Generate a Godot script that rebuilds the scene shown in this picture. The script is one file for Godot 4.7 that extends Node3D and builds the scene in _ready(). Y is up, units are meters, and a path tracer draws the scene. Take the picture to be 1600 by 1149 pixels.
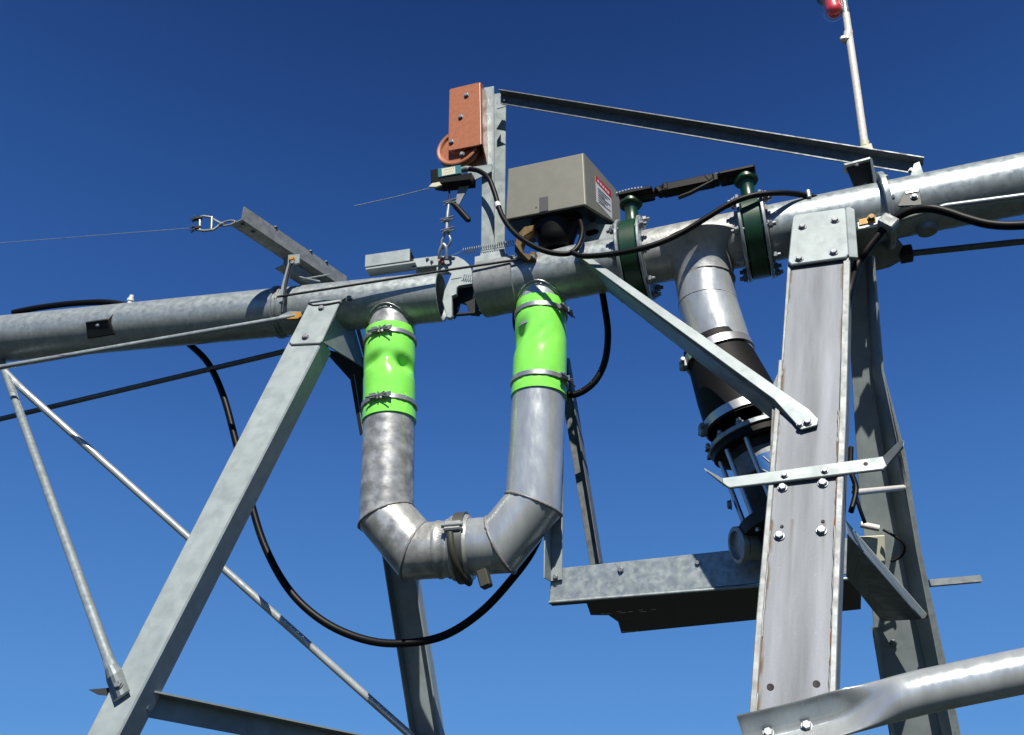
extends Node3D
# A pivot-irrigation joint seen from the ground: two galvanised water pipes on A-frame towers under a clear blue sky.
# World: x runs along the right-hand pipe, y is up, z points to the viewer's side. The pipes lie at 3.14 m.

const DL := Vector3(0.98602, 0.00000, -0.16661)   # direction of the left span pipe
const NL := Vector3(0.16661, 0.00000, 0.98602)   # horizontal normal of the left span pipe, towards the viewer
const J := Vector3(-0.15642, 3.14000, 0.00624)     # axis point at the open end of the left span pipe
const PIPE_R := 0.084
const UP := Vector3.UP

var M := {}
var bolt_mesh: ArrayMesh
var nut_mesh: ArrayMesh
var used := {}

# ---------------------------------------------------------------- mesh building
class Mb:
	var st := SurfaceTool.new()
	var uv0 := Vector3.ZERO        # optional flat texture mapping
	var uvx := Vector3.ZERO
	var uvy := Vector3.ZERO
	func _init():
		st.begin(Mesh.PRIMITIVE_TRIANGLES)
	func tri(a: Vector3, b: Vector3, c: Vector3, na: Vector3, nb: Vector3, nc: Vector3):
		var g := (b - a).cross(c - a)
		if g.length_squared() < 1e-16:
			return
		if g.dot(na + nb + nc) > 0.0:
			var t := b; b = c; c = t
			t = nb; nb = nc; nc = t
		for q in [[a, na], [b, nb], [c, nc]]:
			st.set_normal(q[1]); st.set_uv(Vector2((q[0] - uv0).dot(uvx), (q[0] - uv0).dot(uvy))); st.add_vertex(q[0])
	func quad(a: Vector3, b: Vector3, c: Vector3, d: Vector3, n: Vector3):
		tri(a, b, c, n, n, n); tri(a, c, d, n, n, n)
	func quad4(a: Vector3, b: Vector3, c: Vector3, d: Vector3, na: Vector3, nb: Vector3, nc: Vector3, nd: Vector3):
		tri(a, b, c, na, nb, nc); tri(a, c, d, na, nc, nd)
	func mesh() -> ArrayMesh:
		st.index()
		return st.commit()

	# flat piece: outline pts, thickness vector dv (away from the face), small bevel on the face
	func plate(pts: Array, dv: Vector3, bevel := 0.0015):
		var n := Vector3.ZERO
		for i in pts.size():
			n += (pts[i] as Vector3).cross(pts[(i + 1) % pts.size()])
		n = n.normalized()
		if n.dot(dv) > 0.0:
			n = -n
		var ex: Vector3 = (pts[1] - pts[0]).normalized()
		ex = (ex - n * n.dot(ex)).normalized()
		var ey := n.cross(ex)
		var p2 := PackedVector2Array()
		for p in pts:
			p2.append(Vector2((p - pts[0]).dot(ex), (p - pts[0]).dot(ey)))
		var cnt := p2.size()
		var area := 0.0
		for i in cnt:
			area += p2[i].cross(p2[(i + 1) % cnt])
		var sgn := 1.0 if area > 0.0 else -1.0
		var ins: Array[Vector3] = []
		for i in cnt:
			var d0 := (p2[i] - p2[(i + cnt - 1) % cnt]).normalized()
			var d1 := (p2[(i + 1) % cnt] - p2[i]).normalized()
			var m := Vector2(-d0.y, d0.x) + Vector2(-d1.y, d1.x)
			m = m / max(0.35, m.length_squared() * 0.5) * sgn
			ins.append(pts[i] + (ex * m.x + ey * m.y) * bevel)
		var tr := Geometry2D.triangulate_polygon(p2)
		for i in range(0, tr.size(), 3):
			tri(ins[tr[i]], ins[tr[i + 1]], ins[tr[i + 2]], n, n, n)
			tri(pts[tr[i]] + dv, pts[tr[i + 1]] + dv, pts[tr[i + 2]] + dv, -n, -n, -n)
		for i in cnt:
			var j := (i + 1) % cnt
			var e: Vector3 = (pts[j] - pts[i]).normalized()
			var o := e.cross(n) * sgn
			var lo: Vector3 = dv.normalized() * bevel
			quad(ins[i], ins[j], pts[j] + lo, pts[i] + lo, (o + n).normalized())
			quad(pts[i] + lo, pts[j] + lo, pts[j] + dv, pts[i] + dv, o)

	# closed profile (x to the side, y along up) drawn straight from a to b
	func extrude(profile: PackedVector2Array, a: Vector3, b: Vector3, up: Vector3):
		var d := (b - a).normalized()
		var s := up.cross(d).normalized()
		var u := d.cross(s)
		var area := 0.0
		var cnt := profile.size()
		for i in cnt:
			area += profile[i].cross(profile[(i + 1) % cnt])
		var sgn := 1.0 if area > 0.0 else -1.0
		for i in cnt:
			var p := profile[i]; var q := profile[(i + 1) % cnt]
			var t := (q - p).normalized()
			var n2 := Vector2(t.y, -t.x) * sgn
			var n := s * n2.x + u * n2.y
			quad(a + s * p.x + u * p.y, a + s * q.x + u * q.y, b + s * q.x + u * q.y, b + s * p.x + u * p.y, n)
		var tr := Geometry2D.triangulate_polygon(profile)
		for i in range(0, tr.size(), 3):
			for e in [[a, -d], [b, d]]:
				var v := []
				for k in 3:
					v.append(e[0] + s * profile[tr[i + k]].x + u * profile[tr[i + k]].y)
				tri(v[0], v[1], v[2], e[1], e[1], e[1])

	# round tube along a list of points; r is one radius or one per point
	func tube(pts: Array, r, sides := 14, caps := true):
		var rings := []
		var nrm := []
		var t0: Vector3 = (pts[1] - pts[0]).normalized()
		var u := t0.cross(Vector3.UP if absf(t0.y) < 0.9 else Vector3.RIGHT).normalized()
		for i in pts.size():
			var t: Vector3
			if i == 0: t = t0
			elif i == pts.size() - 1: t = (pts[i] - pts[i - 1]).normalized()
			else: t = (pts[i + 1] - pts[i - 1]).normalized()
			u = (u - t * t.dot(u)).normalized()
			var w := t.cross(u)
			var ring := []; var rn := []
			var rr: float = r[i] if r is Array else r
			for k in sides:
				var an := TAU * k / sides
				var o := u * cos(an) + w * sin(an)
				ring.append(pts[i] + o * rr); rn.append(o)
			rings.append(ring); nrm.append(rn)
		for i in pts.size() - 1:
			for k in sides:
				var l := (k + 1) % sides
				quad4(rings[i][k], rings[i][l], rings[i + 1][l], rings[i + 1][k], nrm[i][k], nrm[i][l], nrm[i + 1][l], nrm[i + 1][k])
		if caps:
			for e in [[0, -1.0], [pts.size() - 1, 1.0]]:
				var i: int = e[0]
				var n: Vector3 = (t0 * -1.0) if i == 0 else (pts[i] - pts[i - 1]).normalized()
				for k in sides:
					tri(pts[i], rings[i][k], rings[i][(k + 1) % sides], n, n, n)

	# turned shape: prof is an array of Vector2(distance along dir, radius)
	func lathe(a: Vector3, dir: Vector3, prof: Array, sides := 32, smooth := false):
		var d := dir.normalized()
		var u := d.cross(Vector3.UP if absf(d.y) < 0.9 else Vector3.RIGHT).normalized()
		var w := d.cross(u)
		var ns := []
		for i in prof.size() - 1:
			var t: Vector2 = (prof[i + 1] - prof[i]).normalized()
			ns.append(Vector2(-t.y, t.x))
		for i in prof.size() - 1:
			var n0: Vector2 = ns[i]; var n1: Vector2 = ns[i]
			if smooth:
				if i > 0: n0 = (ns[i] + ns[i - 1]).normalized()
				if i < prof.size() - 2: n1 = (ns[i] + ns[i + 1]).normalized()
			for k in sides:
				var a0 := TAU * k / sides; var a1 := TAU * (k + 1) / sides
				var o0 := u * cos(a0) + w * sin(a0); var o1 := u * cos(a1) + w * sin(a1)
				var p: Vector2 = prof[i]; var q: Vector2 = prof[i + 1]
				quad4(a + d * p.x + o0 * p.y, a + d * p.x + o1 * p.y, a + d * q.x + o1 * q.y, a + d * q.x + o0 * q.y,
					d * n0.x + o0 * n0.y, d * n0.x + o1 * n0.y, d * n1.x + o1 * n1.y, d * n1.x + o0 * n1.y)

	# pipe of straight pieces cut and welded at mitred joints
	func mitre(pts: Array, r: float, sides := 40, n_first := Vector3.ZERO, n_last := Vector3.ZERO):
		var cnt := pts.size()
		for i in cnt - 1:
			var d: Vector3 = (pts[i + 1] - pts[i]).normalized()
			var u := d.cross(Vector3.BACK if absf(d.z) < 0.8 else Vector3.UP).normalized()
			var w := d.cross(u)
			var n0 := d; var n1 := d
			if i > 0: n0 = (d + (pts[i] - pts[i - 1]).normalized()).normalized()
			if i < cnt - 2: n1 = (d + (pts[i + 2] - pts[i + 1]).normalized()).normalized()
			for k in sides:
				var v := []; var o2 := []
				for a in [TAU * k / sides, TAU * (k + 1) / sides]:
					var o := u * cos(a) + w * sin(a)
					var p0: Vector3 = pts[i] + o * r; var p1: Vector3 = pts[i + 1] + o * r
					p0 += d * ((pts[i] - p0).dot(n0) / d.dot(n0))
					p1 += d * ((pts[i + 1] - p1).dot(n1) / d.dot(n1))
					v.append(p0); v.append(p1); o2.append(o)
				quad4(v[0], v[2], v[3], v[1], o2[0], o2[1], o2[1], o2[0])

	# rough weld bead along a closed or open line
	func bead(pts: Array, r: float, seed_ := 1):
		var rng := RandomNumberGenerator.new(); rng.seed = seed_
		var rr := []
		for i in pts.size(): rr.append(r * rng.randf_range(0.65, 1.35))
		tube(pts, rr, 6)

	func box(c: Vector3, size: Vector3, bx := Basis(), bevel := 0.002):
		var h := size * 0.5
		var b := minf(bevel, minf(h.x, minf(h.y, h.z)) * 0.9)
		for ax in 3:
			var ay := (ax + 1) % 3; var az := (ax + 2) % 3
			for s in [-1.0, 1.0]:
				var n := Vector3.ZERO; n[ax] = s
				var q := []
				for t in [[-1, -1], [1, -1], [1, 1], [-1, 1]]:
					var p := Vector3.ZERO
					p[ax] = s * h[ax]; p[ay] = t[0] * (h[ay] - b); p[az] = t[1] * (h[az] - b)
					q.append(c + bx * p)
				quad(q[0], q[1], q[2], q[3], bx * n)
			for s in [[-1.0, -1.0], [-1.0, 1.0], [1.0, -1.0], [1.0, 1.0]]:
				var q := []
				for e in [-1.0, 1.0]:
					var p := Vector3.ZERO
					p[ax] = e * (h[ax] - b); p[ay] = s[0] * h[ay]; p[az] = s[1] * (h[az] - b)
					q.append(c + bx * p)
					p[ay] = s[0] * (h[ay] - b); p[az] = s[1] * h[az]
					q.append(c + bx * p)
				var n := Vector3.ZERO; n[ay] = s[0]; n[az] = s[1]
				quad(q[0], q[1], q[3], q[2], bx * n.normalized())
		for sx in [-1.0, 1.0]:
			for sy in [-1.0, 1.0]:
				for sz in [-1.0, 1.0]:
					var s := Vector3(sx, sy, sz)
					var e := h - Vector3.ONE * b
					tri(c + bx * (s * Vector3(h.x, e.y, e.z)), c + bx * (s * Vector3(e.x, h.y, e.z)), c + bx * (s * Vector3(e.x, e.y, h.z)), bx * s.normalized(), bx * s.normalized(), bx * s.normalized())

func ell(w: float, h: float, t: float) -> PackedVector2Array:
	return PackedVector2Array([Vector2(0, 0), Vector2(w, 0), Vector2(w, t), Vector2(t * 1.4, t), Vector2(t, t * 1.4), Vector2(t, h), Vector2(0, h)])

func chan(w: float, h: float, t: float) -> PackedVector2Array:   # web along y at x = 0, flanges towards +x
	return PackedVector2Array([Vector2(0, 0), Vector2(w, 0), Vector2(w, t), Vector2(t, t), Vector2(t, h - t), Vector2(w, h - t), Vector2(w, h), Vector2(0, h)])

func rect(x0: float, y0: float, x1: float, y1: float) -> PackedVector2Array:
	return PackedVector2Array([Vector2(x0, y0), Vector2(x1, y0), Vector2(x1, y1), Vector2(x0, y1)])

func curve(p: Array, n := 8) -> Array:                            # smooth line through the points
	var out := []
	for i in p.size() - 1:
		var a: Vector3 = p[max(i - 1, 0)]; var b: Vector3 = p[i]; var c: Vector3 = p[i + 1]; var d: Vector3 = p[min(i + 2, p.size() - 1)]
		for k in n:
			out.append(b.cubic_interpolate(c, a, d, float(k) / n))
	out.append(p[-1])
	return out

func circle(c: Vector3, n: Vector3, r: float, cnt := 48, from := 0.0, to := TAU) -> Array:
	var u := n.cross(UP if absf(n.y) < 0.9 else Vector3.RIGHT).normalized()
	var w := n.cross(u).normalized()
	var out := []
	for i in cnt + 1:
		var a := from + (to - from) * i / cnt
		out.append(c + (u * cos(a) + w * sin(a)) * r)
	return out

# ---------------------------------------------------------------- scene tree
func numbered(called: String) -> String:
	var k: int = used.get(called, 0)
	used[called] = k + 1
	return called if k == 0 else "%s_%03d" % [called, k]

func thing(called: String, label: String, category: String, at := Vector3.ZERO, group := "") -> Node3D:
	var o := Node3D.new()
	o.name = numbered(called)
	add_child(o)
	o.position = at
	o.set_meta("label", label); o.set_meta("category", category)
	if group: o.set_meta("group", group)
	return o

func put(called: String, mb, mat: Material, parent: Node3D) -> MeshInstance3D:
	var o := MeshInstance3D.new()
	o.mesh = mb.mesh() if mb is Mb else mb
	o.material_override = mat
	o.name = called
	parent.add_child(o, true)
	if parent.get_parent() == self: o.position = -parent.position
	return o

func lone(called: String, mb, mat: Material, label: String, category: String, group := "") -> MeshInstance3D:
	var o := MeshInstance3D.new()
	o.mesh = mb.mesh() if mb is Mb else mb
	o.material_override = mat
	o.name = numbered(called)
	add_child(o)
	o.set_meta("label", label); o.set_meta("category", category)
	if group: o.set_meta("group", group)
	return o

func fastener(mesh: ArrayMesh, called: String, p: Vector3, n: Vector3, s: float, parent: Node3D, mat: Material, spin := 0.3):
	var o := MeshInstance3D.new()
	o.mesh = mesh; o.material_override = mat; o.name = called
	parent.add_child(o, true)
	var y := n.normalized()
	var x := y.cross(UP if absf(y.y) < 0.9 else Vector3.RIGHT).normalized()
	o.transform = Transform3D(Basis(x, y, x.cross(y)) * Basis(UP, spin) * Basis.from_scale(Vector3.ONE * s), p - (parent.position if parent.get_parent() == self else Vector3.ZERO))
	return o

func bolt(p: Vector3, n: Vector3, r: float, parent: Node3D, spin := 0.3):
	return fastener(bolt_mesh, "bolt", p, n, r, parent, M.zinc, spin)

func nut(p: Vector3, n: Vector3, r: float, parent: Node3D, spin := 0.3):
	return fastener(nut_mesh, "nut", p, n, r, parent, M.zinc, spin)

func hex(st: Mb, r: float, y0: float, y1: float, ch: float):
	for k in 6:
		var a := TAU * k / 6; var b := TAU * (k + 1) / 6
		var A := Vector3(cos(a), 0, sin(a)); var B := Vector3(cos(b), 0, sin(b))
		var n := (A + B).normalized()
		st.quad(A * r + UP * y0, B * r + UP * y0, B * r + UP * (y1 - ch), A * r + UP * (y1 - ch), n)
		st.quad(A * r + UP * (y1 - ch), B * r + UP * (y1 - ch), B * r * 0.84 + UP * y1, A * r * 0.84 + UP * y1, (n + UP * 1.6).normalized())
		st.tri(UP * y1, A * r * 0.84 + UP * y1, B * r * 0.84 + UP * y1, UP, UP, UP)

# ---------------------------------------------------------------- materials
func noise_tex(seed_: int, freq: float, oct: int, lo: Color, hi: Color, kind := FastNoiseLite.TYPE_SIMPLEX_SMOOTH, size := 512, contrast := 1.0) -> ImageTexture:
	var f := FastNoiseLite.new()
	f.seed = seed_; f.frequency = freq; f.noise_type = kind; f.fractal_octaves = oct
	if kind == FastNoiseLite.TYPE_CELLULAR:
		f.cellular_return_type = FastNoiseLite.RETURN_CELL_VALUE
		f.fractal_type = FastNoiseLite.FRACTAL_NONE
	var im := f.get_seamless_image(size, size)
	im.convert(Image.FORMAT_L8)
	var data := im.get_data()
	var out := PackedByteArray(); out.resize(size * size * 3)
	for i in size * size:
		var t := clampf((data[i] / 255.0 - 0.5) * contrast + 0.5, 0.0, 1.0)
		out[i * 3] = int(lerpf(lo.r, hi.r, t) * 255.0); out[i * 3 + 1] = int(lerpf(lo.g, hi.g, t) * 255.0); out[i * 3 + 2] = int(lerpf(lo.b, hi.b, t) * 255.0)
	return ImageTexture.create_from_image(Image.create_from_data(size, size, false, Image.FORMAT_RGB8, out))

func blend_tex(a: ImageTexture, b: ImageTexture) -> ImageTexture:   # average of two patterns, fine over coarse
	var x := a.get_image().get_data(); var y := b.get_image().get_data()
	for i in x.size(): x[i] = (x[i] + y[i]) >> 1
	var s := a.get_width()
	return ImageTexture.create_from_image(Image.create_from_data(s, s, false, Image.FORMAT_RGB8, x))

func mat(c: Color, rough: float, metal := 0.0, tex: Texture2D = null, scale := 2.0, rtex: Texture2D = null) -> StandardMaterial3D:
	var m := StandardMaterial3D.new()
	m.albedo_color = Color(c.r * 0.83, c.g * 0.83, c.b * 0.83, c.a); m.roughness = rough; m.metallic = metal
	if tex or rtex:
		m.uv1_triplanar = true; m.uv1_world_triplanar = true
		m.uv1_scale = Vector3.ONE * scale
	if tex: m.albedo_texture = tex
	if rtex: m.roughness_texture = rtex
	return m

# bare steel channel: broad soft bands, vertical rolling streaks, water stains and rust creeping in from the welded edges
func leg_texture() -> ImageTexture:
	var w := 256; var h := 1024
	var f := FastNoiseLite.new(); f.seed = 77; f.frequency = 1.0; f.fractal_octaves = 4
	var im := Image.create(w, h, false, Image.FORMAT_RGB8)
	for y in h:
		var v := float(y) / h
		for x in w:
			var u := float(x) / w
			var t := 0.80
			t -= 0.10 * exp(-pow((u - 0.52 + 0.03 * f.get_noise_2d(v * 3.0, 4.0)) / 0.13, 2.0))
			t += 0.05 * exp(-pow((u - 0.74) / 0.12, 2.0))
			t += 0.10 * f.get_noise_2d(u * 2.2, v * 2.4)
			t += 0.05 * f.get_noise_2d(u * 5.0 + 40.0, v * 3.0)
			t += 0.025 * f.get_noise_2d(u * 14.0 + 12.0, v * 14.0)
			t += 0.03 * f.get_noise_2d(u * 26.0 + 9.0, v * 240.0)
			var scr := f.get_noise_2d(u * 9.0 + v * 6.0 + 70.0, v * 60.0 + 5.0)
			if scr > 0.5: t += (scr - 0.5) * 0.3
			var c := Color(t * 0.985, t * 0.985, t * 1.01)
			# grey-brown runs below the bolts, and a wavy water line
			for q in [[0.30, 0.515, 0.05], [0.74, 0.515, 0.04], [0.32, 0.60, 0.06], [0.75, 0.60, 0.05]]:
				var dx: float = (u - q[0] - 0.012 * f.get_noise_2d(v * 20.0, q[1] * 50.0)) / 0.022
				var dy: float = v - q[1]
				if dy > 0.0: c = c.lerp(Color(0.50, 0.44, 0.38), exp(-dx * dx) * exp(-dy / q[2]) * 0.45)
			var edge := minf(u - 0.02, 0.97 - u)
			var ru := smoothstep(0.07, 0.0, edge) * smoothstep(0.0, 0.35, f.get_noise_2d(u * 3.0 + 20.0, v * 9.0 + 30.0))
			c = c.lerp(Color(0.62, 0.42, 0.24) * (0.8 + 0.4 * f.get_noise_2d(u * 20.0, v * 90.0)), clampf(ru, 0.0, 0.8))
			im.set_pixel(x, y, c)
	return ImageTexture.create_from_image(im)

func bumpy(m: StandardMaterial3D, seed_: int, freq: float, depth: float):
	var f := FastNoiseLite.new()
	f.seed = seed_; f.frequency = freq; f.fractal_octaves = 3
	var im := f.get_seamless_image(512, 512)
	im.convert(Image.FORMAT_RGBA8)
	im.bump_map_to_normal_map(depth)
	m.normal_enabled = true
	m.normal_texture = ImageTexture.create_from_image(im)
	m.normal_scale = 1.0

func make_materials():
	var mott := blend_tex(noise_tex(3, 0.012, 4, Color(0.83, 0.84, 0.845), Color(1, 1, 1), FastNoiseLite.TYPE_SIMPLEX_SMOOTH, 512, 1.5),
		noise_tex(5, 0.06, 1, Color(0.74, 0.76, 0.78), Color(1, 1, 1), FastNoiseLite.TYPE_CELLULAR))
	var streak := blend_tex(noise_tex(8, 0.008, 5, Color(0.70, 0.70, 0.71), Color(1, 1, 1), FastNoiseLite.TYPE_SIMPLEX_SMOOTH, 512, 2.0),
		noise_tex(9, 0.05, 3, Color(0.7, 0.7, 0.7), Color(1, 1, 1)))
	var soft := blend_tex(noise_tex(71, 0.006, 3, Color(0.78, 0.78, 0.79), Color(1, 1, 1), FastNoiseLite.TYPE_SIMPLEX_SMOOTH, 512, 1.8), noise_tex(72, 0.04, 4, Color(0.86, 0.86, 0.86), Color(1, 1, 1)))
	var worn := blend_tex(noise_tex(31, 0.014, 5, Color(0.50, 0.49, 0.48), Color(1, 1, 1), FastNoiseLite.TYPE_SIMPLEX_SMOOTH, 512, 2.2), noise_tex(33, 0.05, 3, Color(0.8, 0.8, 0.8), Color(1, 1, 1)))
	var fine := blend_tex(soft, mott)
	var rgh := noise_tex(12, 0.02, 4, Color(0.62, 0.62, 0.62), Color(1, 1, 1), FastNoiseLite.TYPE_SIMPLEX_SMOOTH, 512, 1.8)
	M.galv = mat(Color(0.76, 0.80, 0.805), 0.50, 0.45, mott, 3.2, rgh); bumpy(M.galv, 21, 0.02, 0.18)
	M.galv_dull = mat(Color(0.66, 0.68, 0.68), 0.66, 0.25, mott, 2.6, rgh); bumpy(M.galv_dull, 22, 0.02, 0.15)
	M.galv_frame = mat(Color(0.70, 0.75, 0.755), 0.62, 0.22, fine, 1.6, rgh); bumpy(M.galv_frame, 23, 0.018, 0.12)
	M.leg_web = mat(Color(0.605, 0.635, 0.66), 0.58, 0.3)
	M.leg_web.albedo_texture = leg_texture()
	M.alu = mat(Color(0.92, 0.95, 0.955), 0.35, 0.5, soft, 1.0, rgh); bumpy(M.alu, 25, 0.03, 0.2)
	M.alu.uv1_scale = Vector3(3.5, 1.2, 3.5)
	M.alu_worn = mat(Color(0.90, 0.915, 0.905), 0.42, 0.45, worn, 2.4, rgh); bumpy(M.alu_worn, 26, 0.025, 0.5)
	M.cast_alu = mat(Color(0.81, 0.815, 0.80), 0.55, 0.45, mott, 3.0, rgh); bumpy(M.cast_alu, 27, 0.05, 0.3)
	M.stainless = mat(Color(0.90, 0.90, 0.90), 0.36, 0.8)
	M.zinc = mat(Color(0.66, 0.68, 0.70), 0.45, 0.7, mott, 14.0)
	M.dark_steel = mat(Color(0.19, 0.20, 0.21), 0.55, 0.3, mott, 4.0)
	M.strut_steel = mat(Color(0.50, 0.53, 0.54), 0.62, 0.3, mott, 2.4, rgh)
	M.bead = mat(Color(0.70, 0.70, 0.69), 0.6, 0.4, streak, 6.0)
	M.rust = mat(Color(0.66, 0.43, 0.25), 0.9, 0.0, streak, 8.0)
	M.green = mat(Color(0.63, 1.07, 0.43), 0.2, 0.0, noise_tex(62, 0.015, 5, Color(0.95, 0.97, 0.93), Color(1, 1, 1), FastNoiseLite.TYPE_SIMPLEX_SMOOTH, 512, 1.8), 3.0, noise_tex(63, 0.02, 4, Color(0.75, 0.75, 0.75), Color(1, 1, 1))); bumpy(M.green, 61, 0.012, 0.5)
	M.green.uv1_triplanar = true; M.green.uv1_scale = Vector3.ONE * 3.0
	M.green.clearcoat_enabled = true; M.green.clearcoat = 0.5; M.green.clearcoat_roughness = 0.12
	M.valve = mat(Color(0.05, 0.28, 0.17), 0.36, 0.0, mott, 5.0)
	M.black = mat(Color(0.035, 0.036, 0.04), 0.5)
	M.rubber = mat(Color(0.105, 0.10, 0.105), 0.6, 0.0, streak, 4.0)
	M.cable = mat(Color(0.03, 0.031, 0.034), 0.46)
	for m in [M.black, M.rubber, M.cable]: m.metallic_specular = 0.3
	M.cover = mat(Color(0.50, 0.50, 0.45), 0.5, 0.0, noise_tex(41, 0.01, 3, Color(0.93, 0.93, 0.93), Color(1, 1, 1)), 3.0)
	M.orange = mat(Color(0.76, 0.48, 0.34), 0.34, 0.0, noise_tex(42, 0.02, 4, Color(0.9, 0.88, 0.88), Color(1, 1, 1)), 4.0)
	M.brass = mat(Color(0.55, 0.45, 0.28), 0.5, 0.6, streak, 6.0)
	M.yellow = mat(Color(0.92, 0.66, 0.20), 0.5, 0.15, streak, 8.0)
	M.teal = mat(Color(0.16, 0.47, 0.52), 0.45)
	M.label_cream = mat(Color(0.86, 0.86, 0.76), 0.6)
	M.label_white = mat(Color(0.80, 0.82, 0.84), 0.5)
	M.label_red = mat(Color(0.72, 0.10, 0.09), 0.5)
	M.label_blue = mat(Color(0.05, 0.38, 0.68), 0.5)
	M.ink = mat(Color(0.25, 0.26, 0.28), 0.7)
	M.white = mat(Color(1.0, 0.985, 0.95), 0.42, 0.0, noise_tex(43, 0.02, 3, Color(0.86, 0.85, 0.83), Color(1, 1, 1)), 6.0)
	M.white_plastic = mat(Color(0.92, 0.92, 0.92), 0.4)
	M.red_lens = mat(Color(0.98, 0.02, 0.05), 0.18)
	M.red_lens.clearcoat_enabled = true
	M.glass = mat(Color(0.95, 0.97, 1.0, 0.06), 0.03)
	M.glass.transparency = BaseMaterial3D.TRANSPARENCY_ALPHA
	M.soil = mat(Color(0.18, 0.225, 0.18), 0.95, 0.0, blend_tex(noise_tex(51, 0.01, 5, Color(0.55, 0.6, 0.45), Color(1, 1, 1)), noise_tex(52, 0.08, 3, Color(0.5, 0.5, 0.5), Color(1, 1, 1))), 0.2)

# ---------------------------------------------------------------- light and camera
func sky_panorama() -> ImageTexture:
	# colour of clear dry air by elevation (degrees), linear
	var tab := [[-90.0, Vector3(0.16, 0.36, 0.70)], [0.0, Vector3(0.16, 0.40, 0.78)], [5.0, Vector3(0.108, 0.303, 0.68)], [10.5, Vector3(0.083, 0.246, 0.60)], [16.5, Vector3(0.062, 0.194, 0.52)],
		[22.5, Vector3(0.046, 0.149, 0.44)], [28.0, Vector3(0.034, 0.114, 0.37)], [34.0, Vector3(0.0255, 0.0935, 0.315)], [39.6, Vector3(0.0205, 0.0745, 0.262)], [45.0, Vector3(0.0165, 0.058, 0.215)],
		[51.0, Vector3(0.0125, 0.0445, 0.175)], [65.0, Vector3(0.0095, 0.033, 0.135)], [90.0, Vector3(0.0075, 0.026, 0.11)]]
	var h := 512; var w := 16
	var im := Image.create(w, h, false, Image.FORMAT_RGBF)
	for y in h:
		var el := 90.0 - (y + 0.5) / h * 180.0
		var c := Vector3.ZERO
		for i in tab.size() - 1:
			if el >= tab[i][0] and el <= tab[i + 1][0]:
				c = tab[i][1].lerp(tab[i + 1][1], (el - tab[i][0]) / (tab[i + 1][0] - tab[i][0]))
		for x in w: im.set_pixel(x, y, Color(c.x, c.y, c.z) * (1.0 / 1.5))
	return ImageTexture.create_from_image(im)

func _ready():
	var cam := Camera3D.new()
	cam.name = "camera"
	cam.position = Vector3(0.86202, 1.60000, 2.18916)
	cam.rotation_degrees = Vector3(28, 19.4577, 0)
	cam.fov = 46.417
	cam.near = 0.05; cam.far = 6000.0
	add_child(cam)
	cam.current = true
	var we := WorldEnvironment.new(); we.name = "world_environment"
	var env := Environment.new()
	env.background_mode = Environment.BG_SKY
	var sky := Sky.new()
	var pm := PanoramaSkyMaterial.new()
	pm.panorama = sky_panorama()
	sky.sky_material = pm
	env.sky = sky
	env.tonemap_mode = Environment.TONE_MAPPER_LINEAR
	env.tonemap_exposure = 1.5
	env.sdfgi_enabled = true; env.ssao_enabled = true; env.ssil_enabled = true
	we.environment = env
	add_child(we)
	var sun := DirectionalLight3D.new()
	sun.name = "sun"
	sun.light_energy = 1.6
	sun.light_color = Color(1.0, 0.975, 0.93)
	sun.light_angular_distance = 0.5
	sun.shadow_enabled = true
	add_child(sun)
	var el := deg_to_rad(48.0); var az := deg_to_rad(19.5)
	sun.look_at_from_position(Vector3(sin(az) * cos(el), sin(el), cos(az) * cos(el)) * 10.0, Vector3.ZERO, UP)
	make_materials()
	var b := Mb.new(); hex(b, 1.0, 0.22, 0.95, 0.16); b.lathe(Vector3.ZERO, UP, [Vector2(0, 1.24), Vector2(0.17, 1.24), Vector2(0.22, 1.18), Vector2(0.22, 0.6)], 20); bolt_mesh = b.mesh()
	b = Mb.new(); hex(b, 1.0, 0.18, 1.05, 0.14); b.lathe(Vector3.ZERO, UP, [Vector2(0, 1.25), Vector2(0.14, 1.25), Vector2(0.18, 1.2), Vector2(0.18, 0.6)], 18); b.lathe(Vector3.ZERO, UP, [Vector2(1.0, 0.55), Vector2(1.75, 0.55), Vector2(1.85, 0.45), Vector2(1.85, 0.0)], 12); nut_mesh = b.mesh()
	build_ground()
	build_left_span()
	build_right_span()
	build_left_tower()
	build_right_tower()
	build_bypass()
	build_riser()
	build_post()
	build_gearbox()
	build_guide_beam()
	build_cables()
	build_beacon()

func build_ground():
	var g := Mb.new()
	g.quad(Vector3(-3000, 0, -3000), Vector3(3000, 0, -3000), Vector3(3000, 0, 3000), Vector3(-3000, 0, 3000), UP)
	var o := MeshInstance3D.new(); o.mesh = g.mesh(); o.material_override = M.soil; o.name = "field_ground"
	add_child(o); o.set_meta("kind", "structure")
	o.set_meta("label", "dark field soil under the irrigation machine"); 

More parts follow.
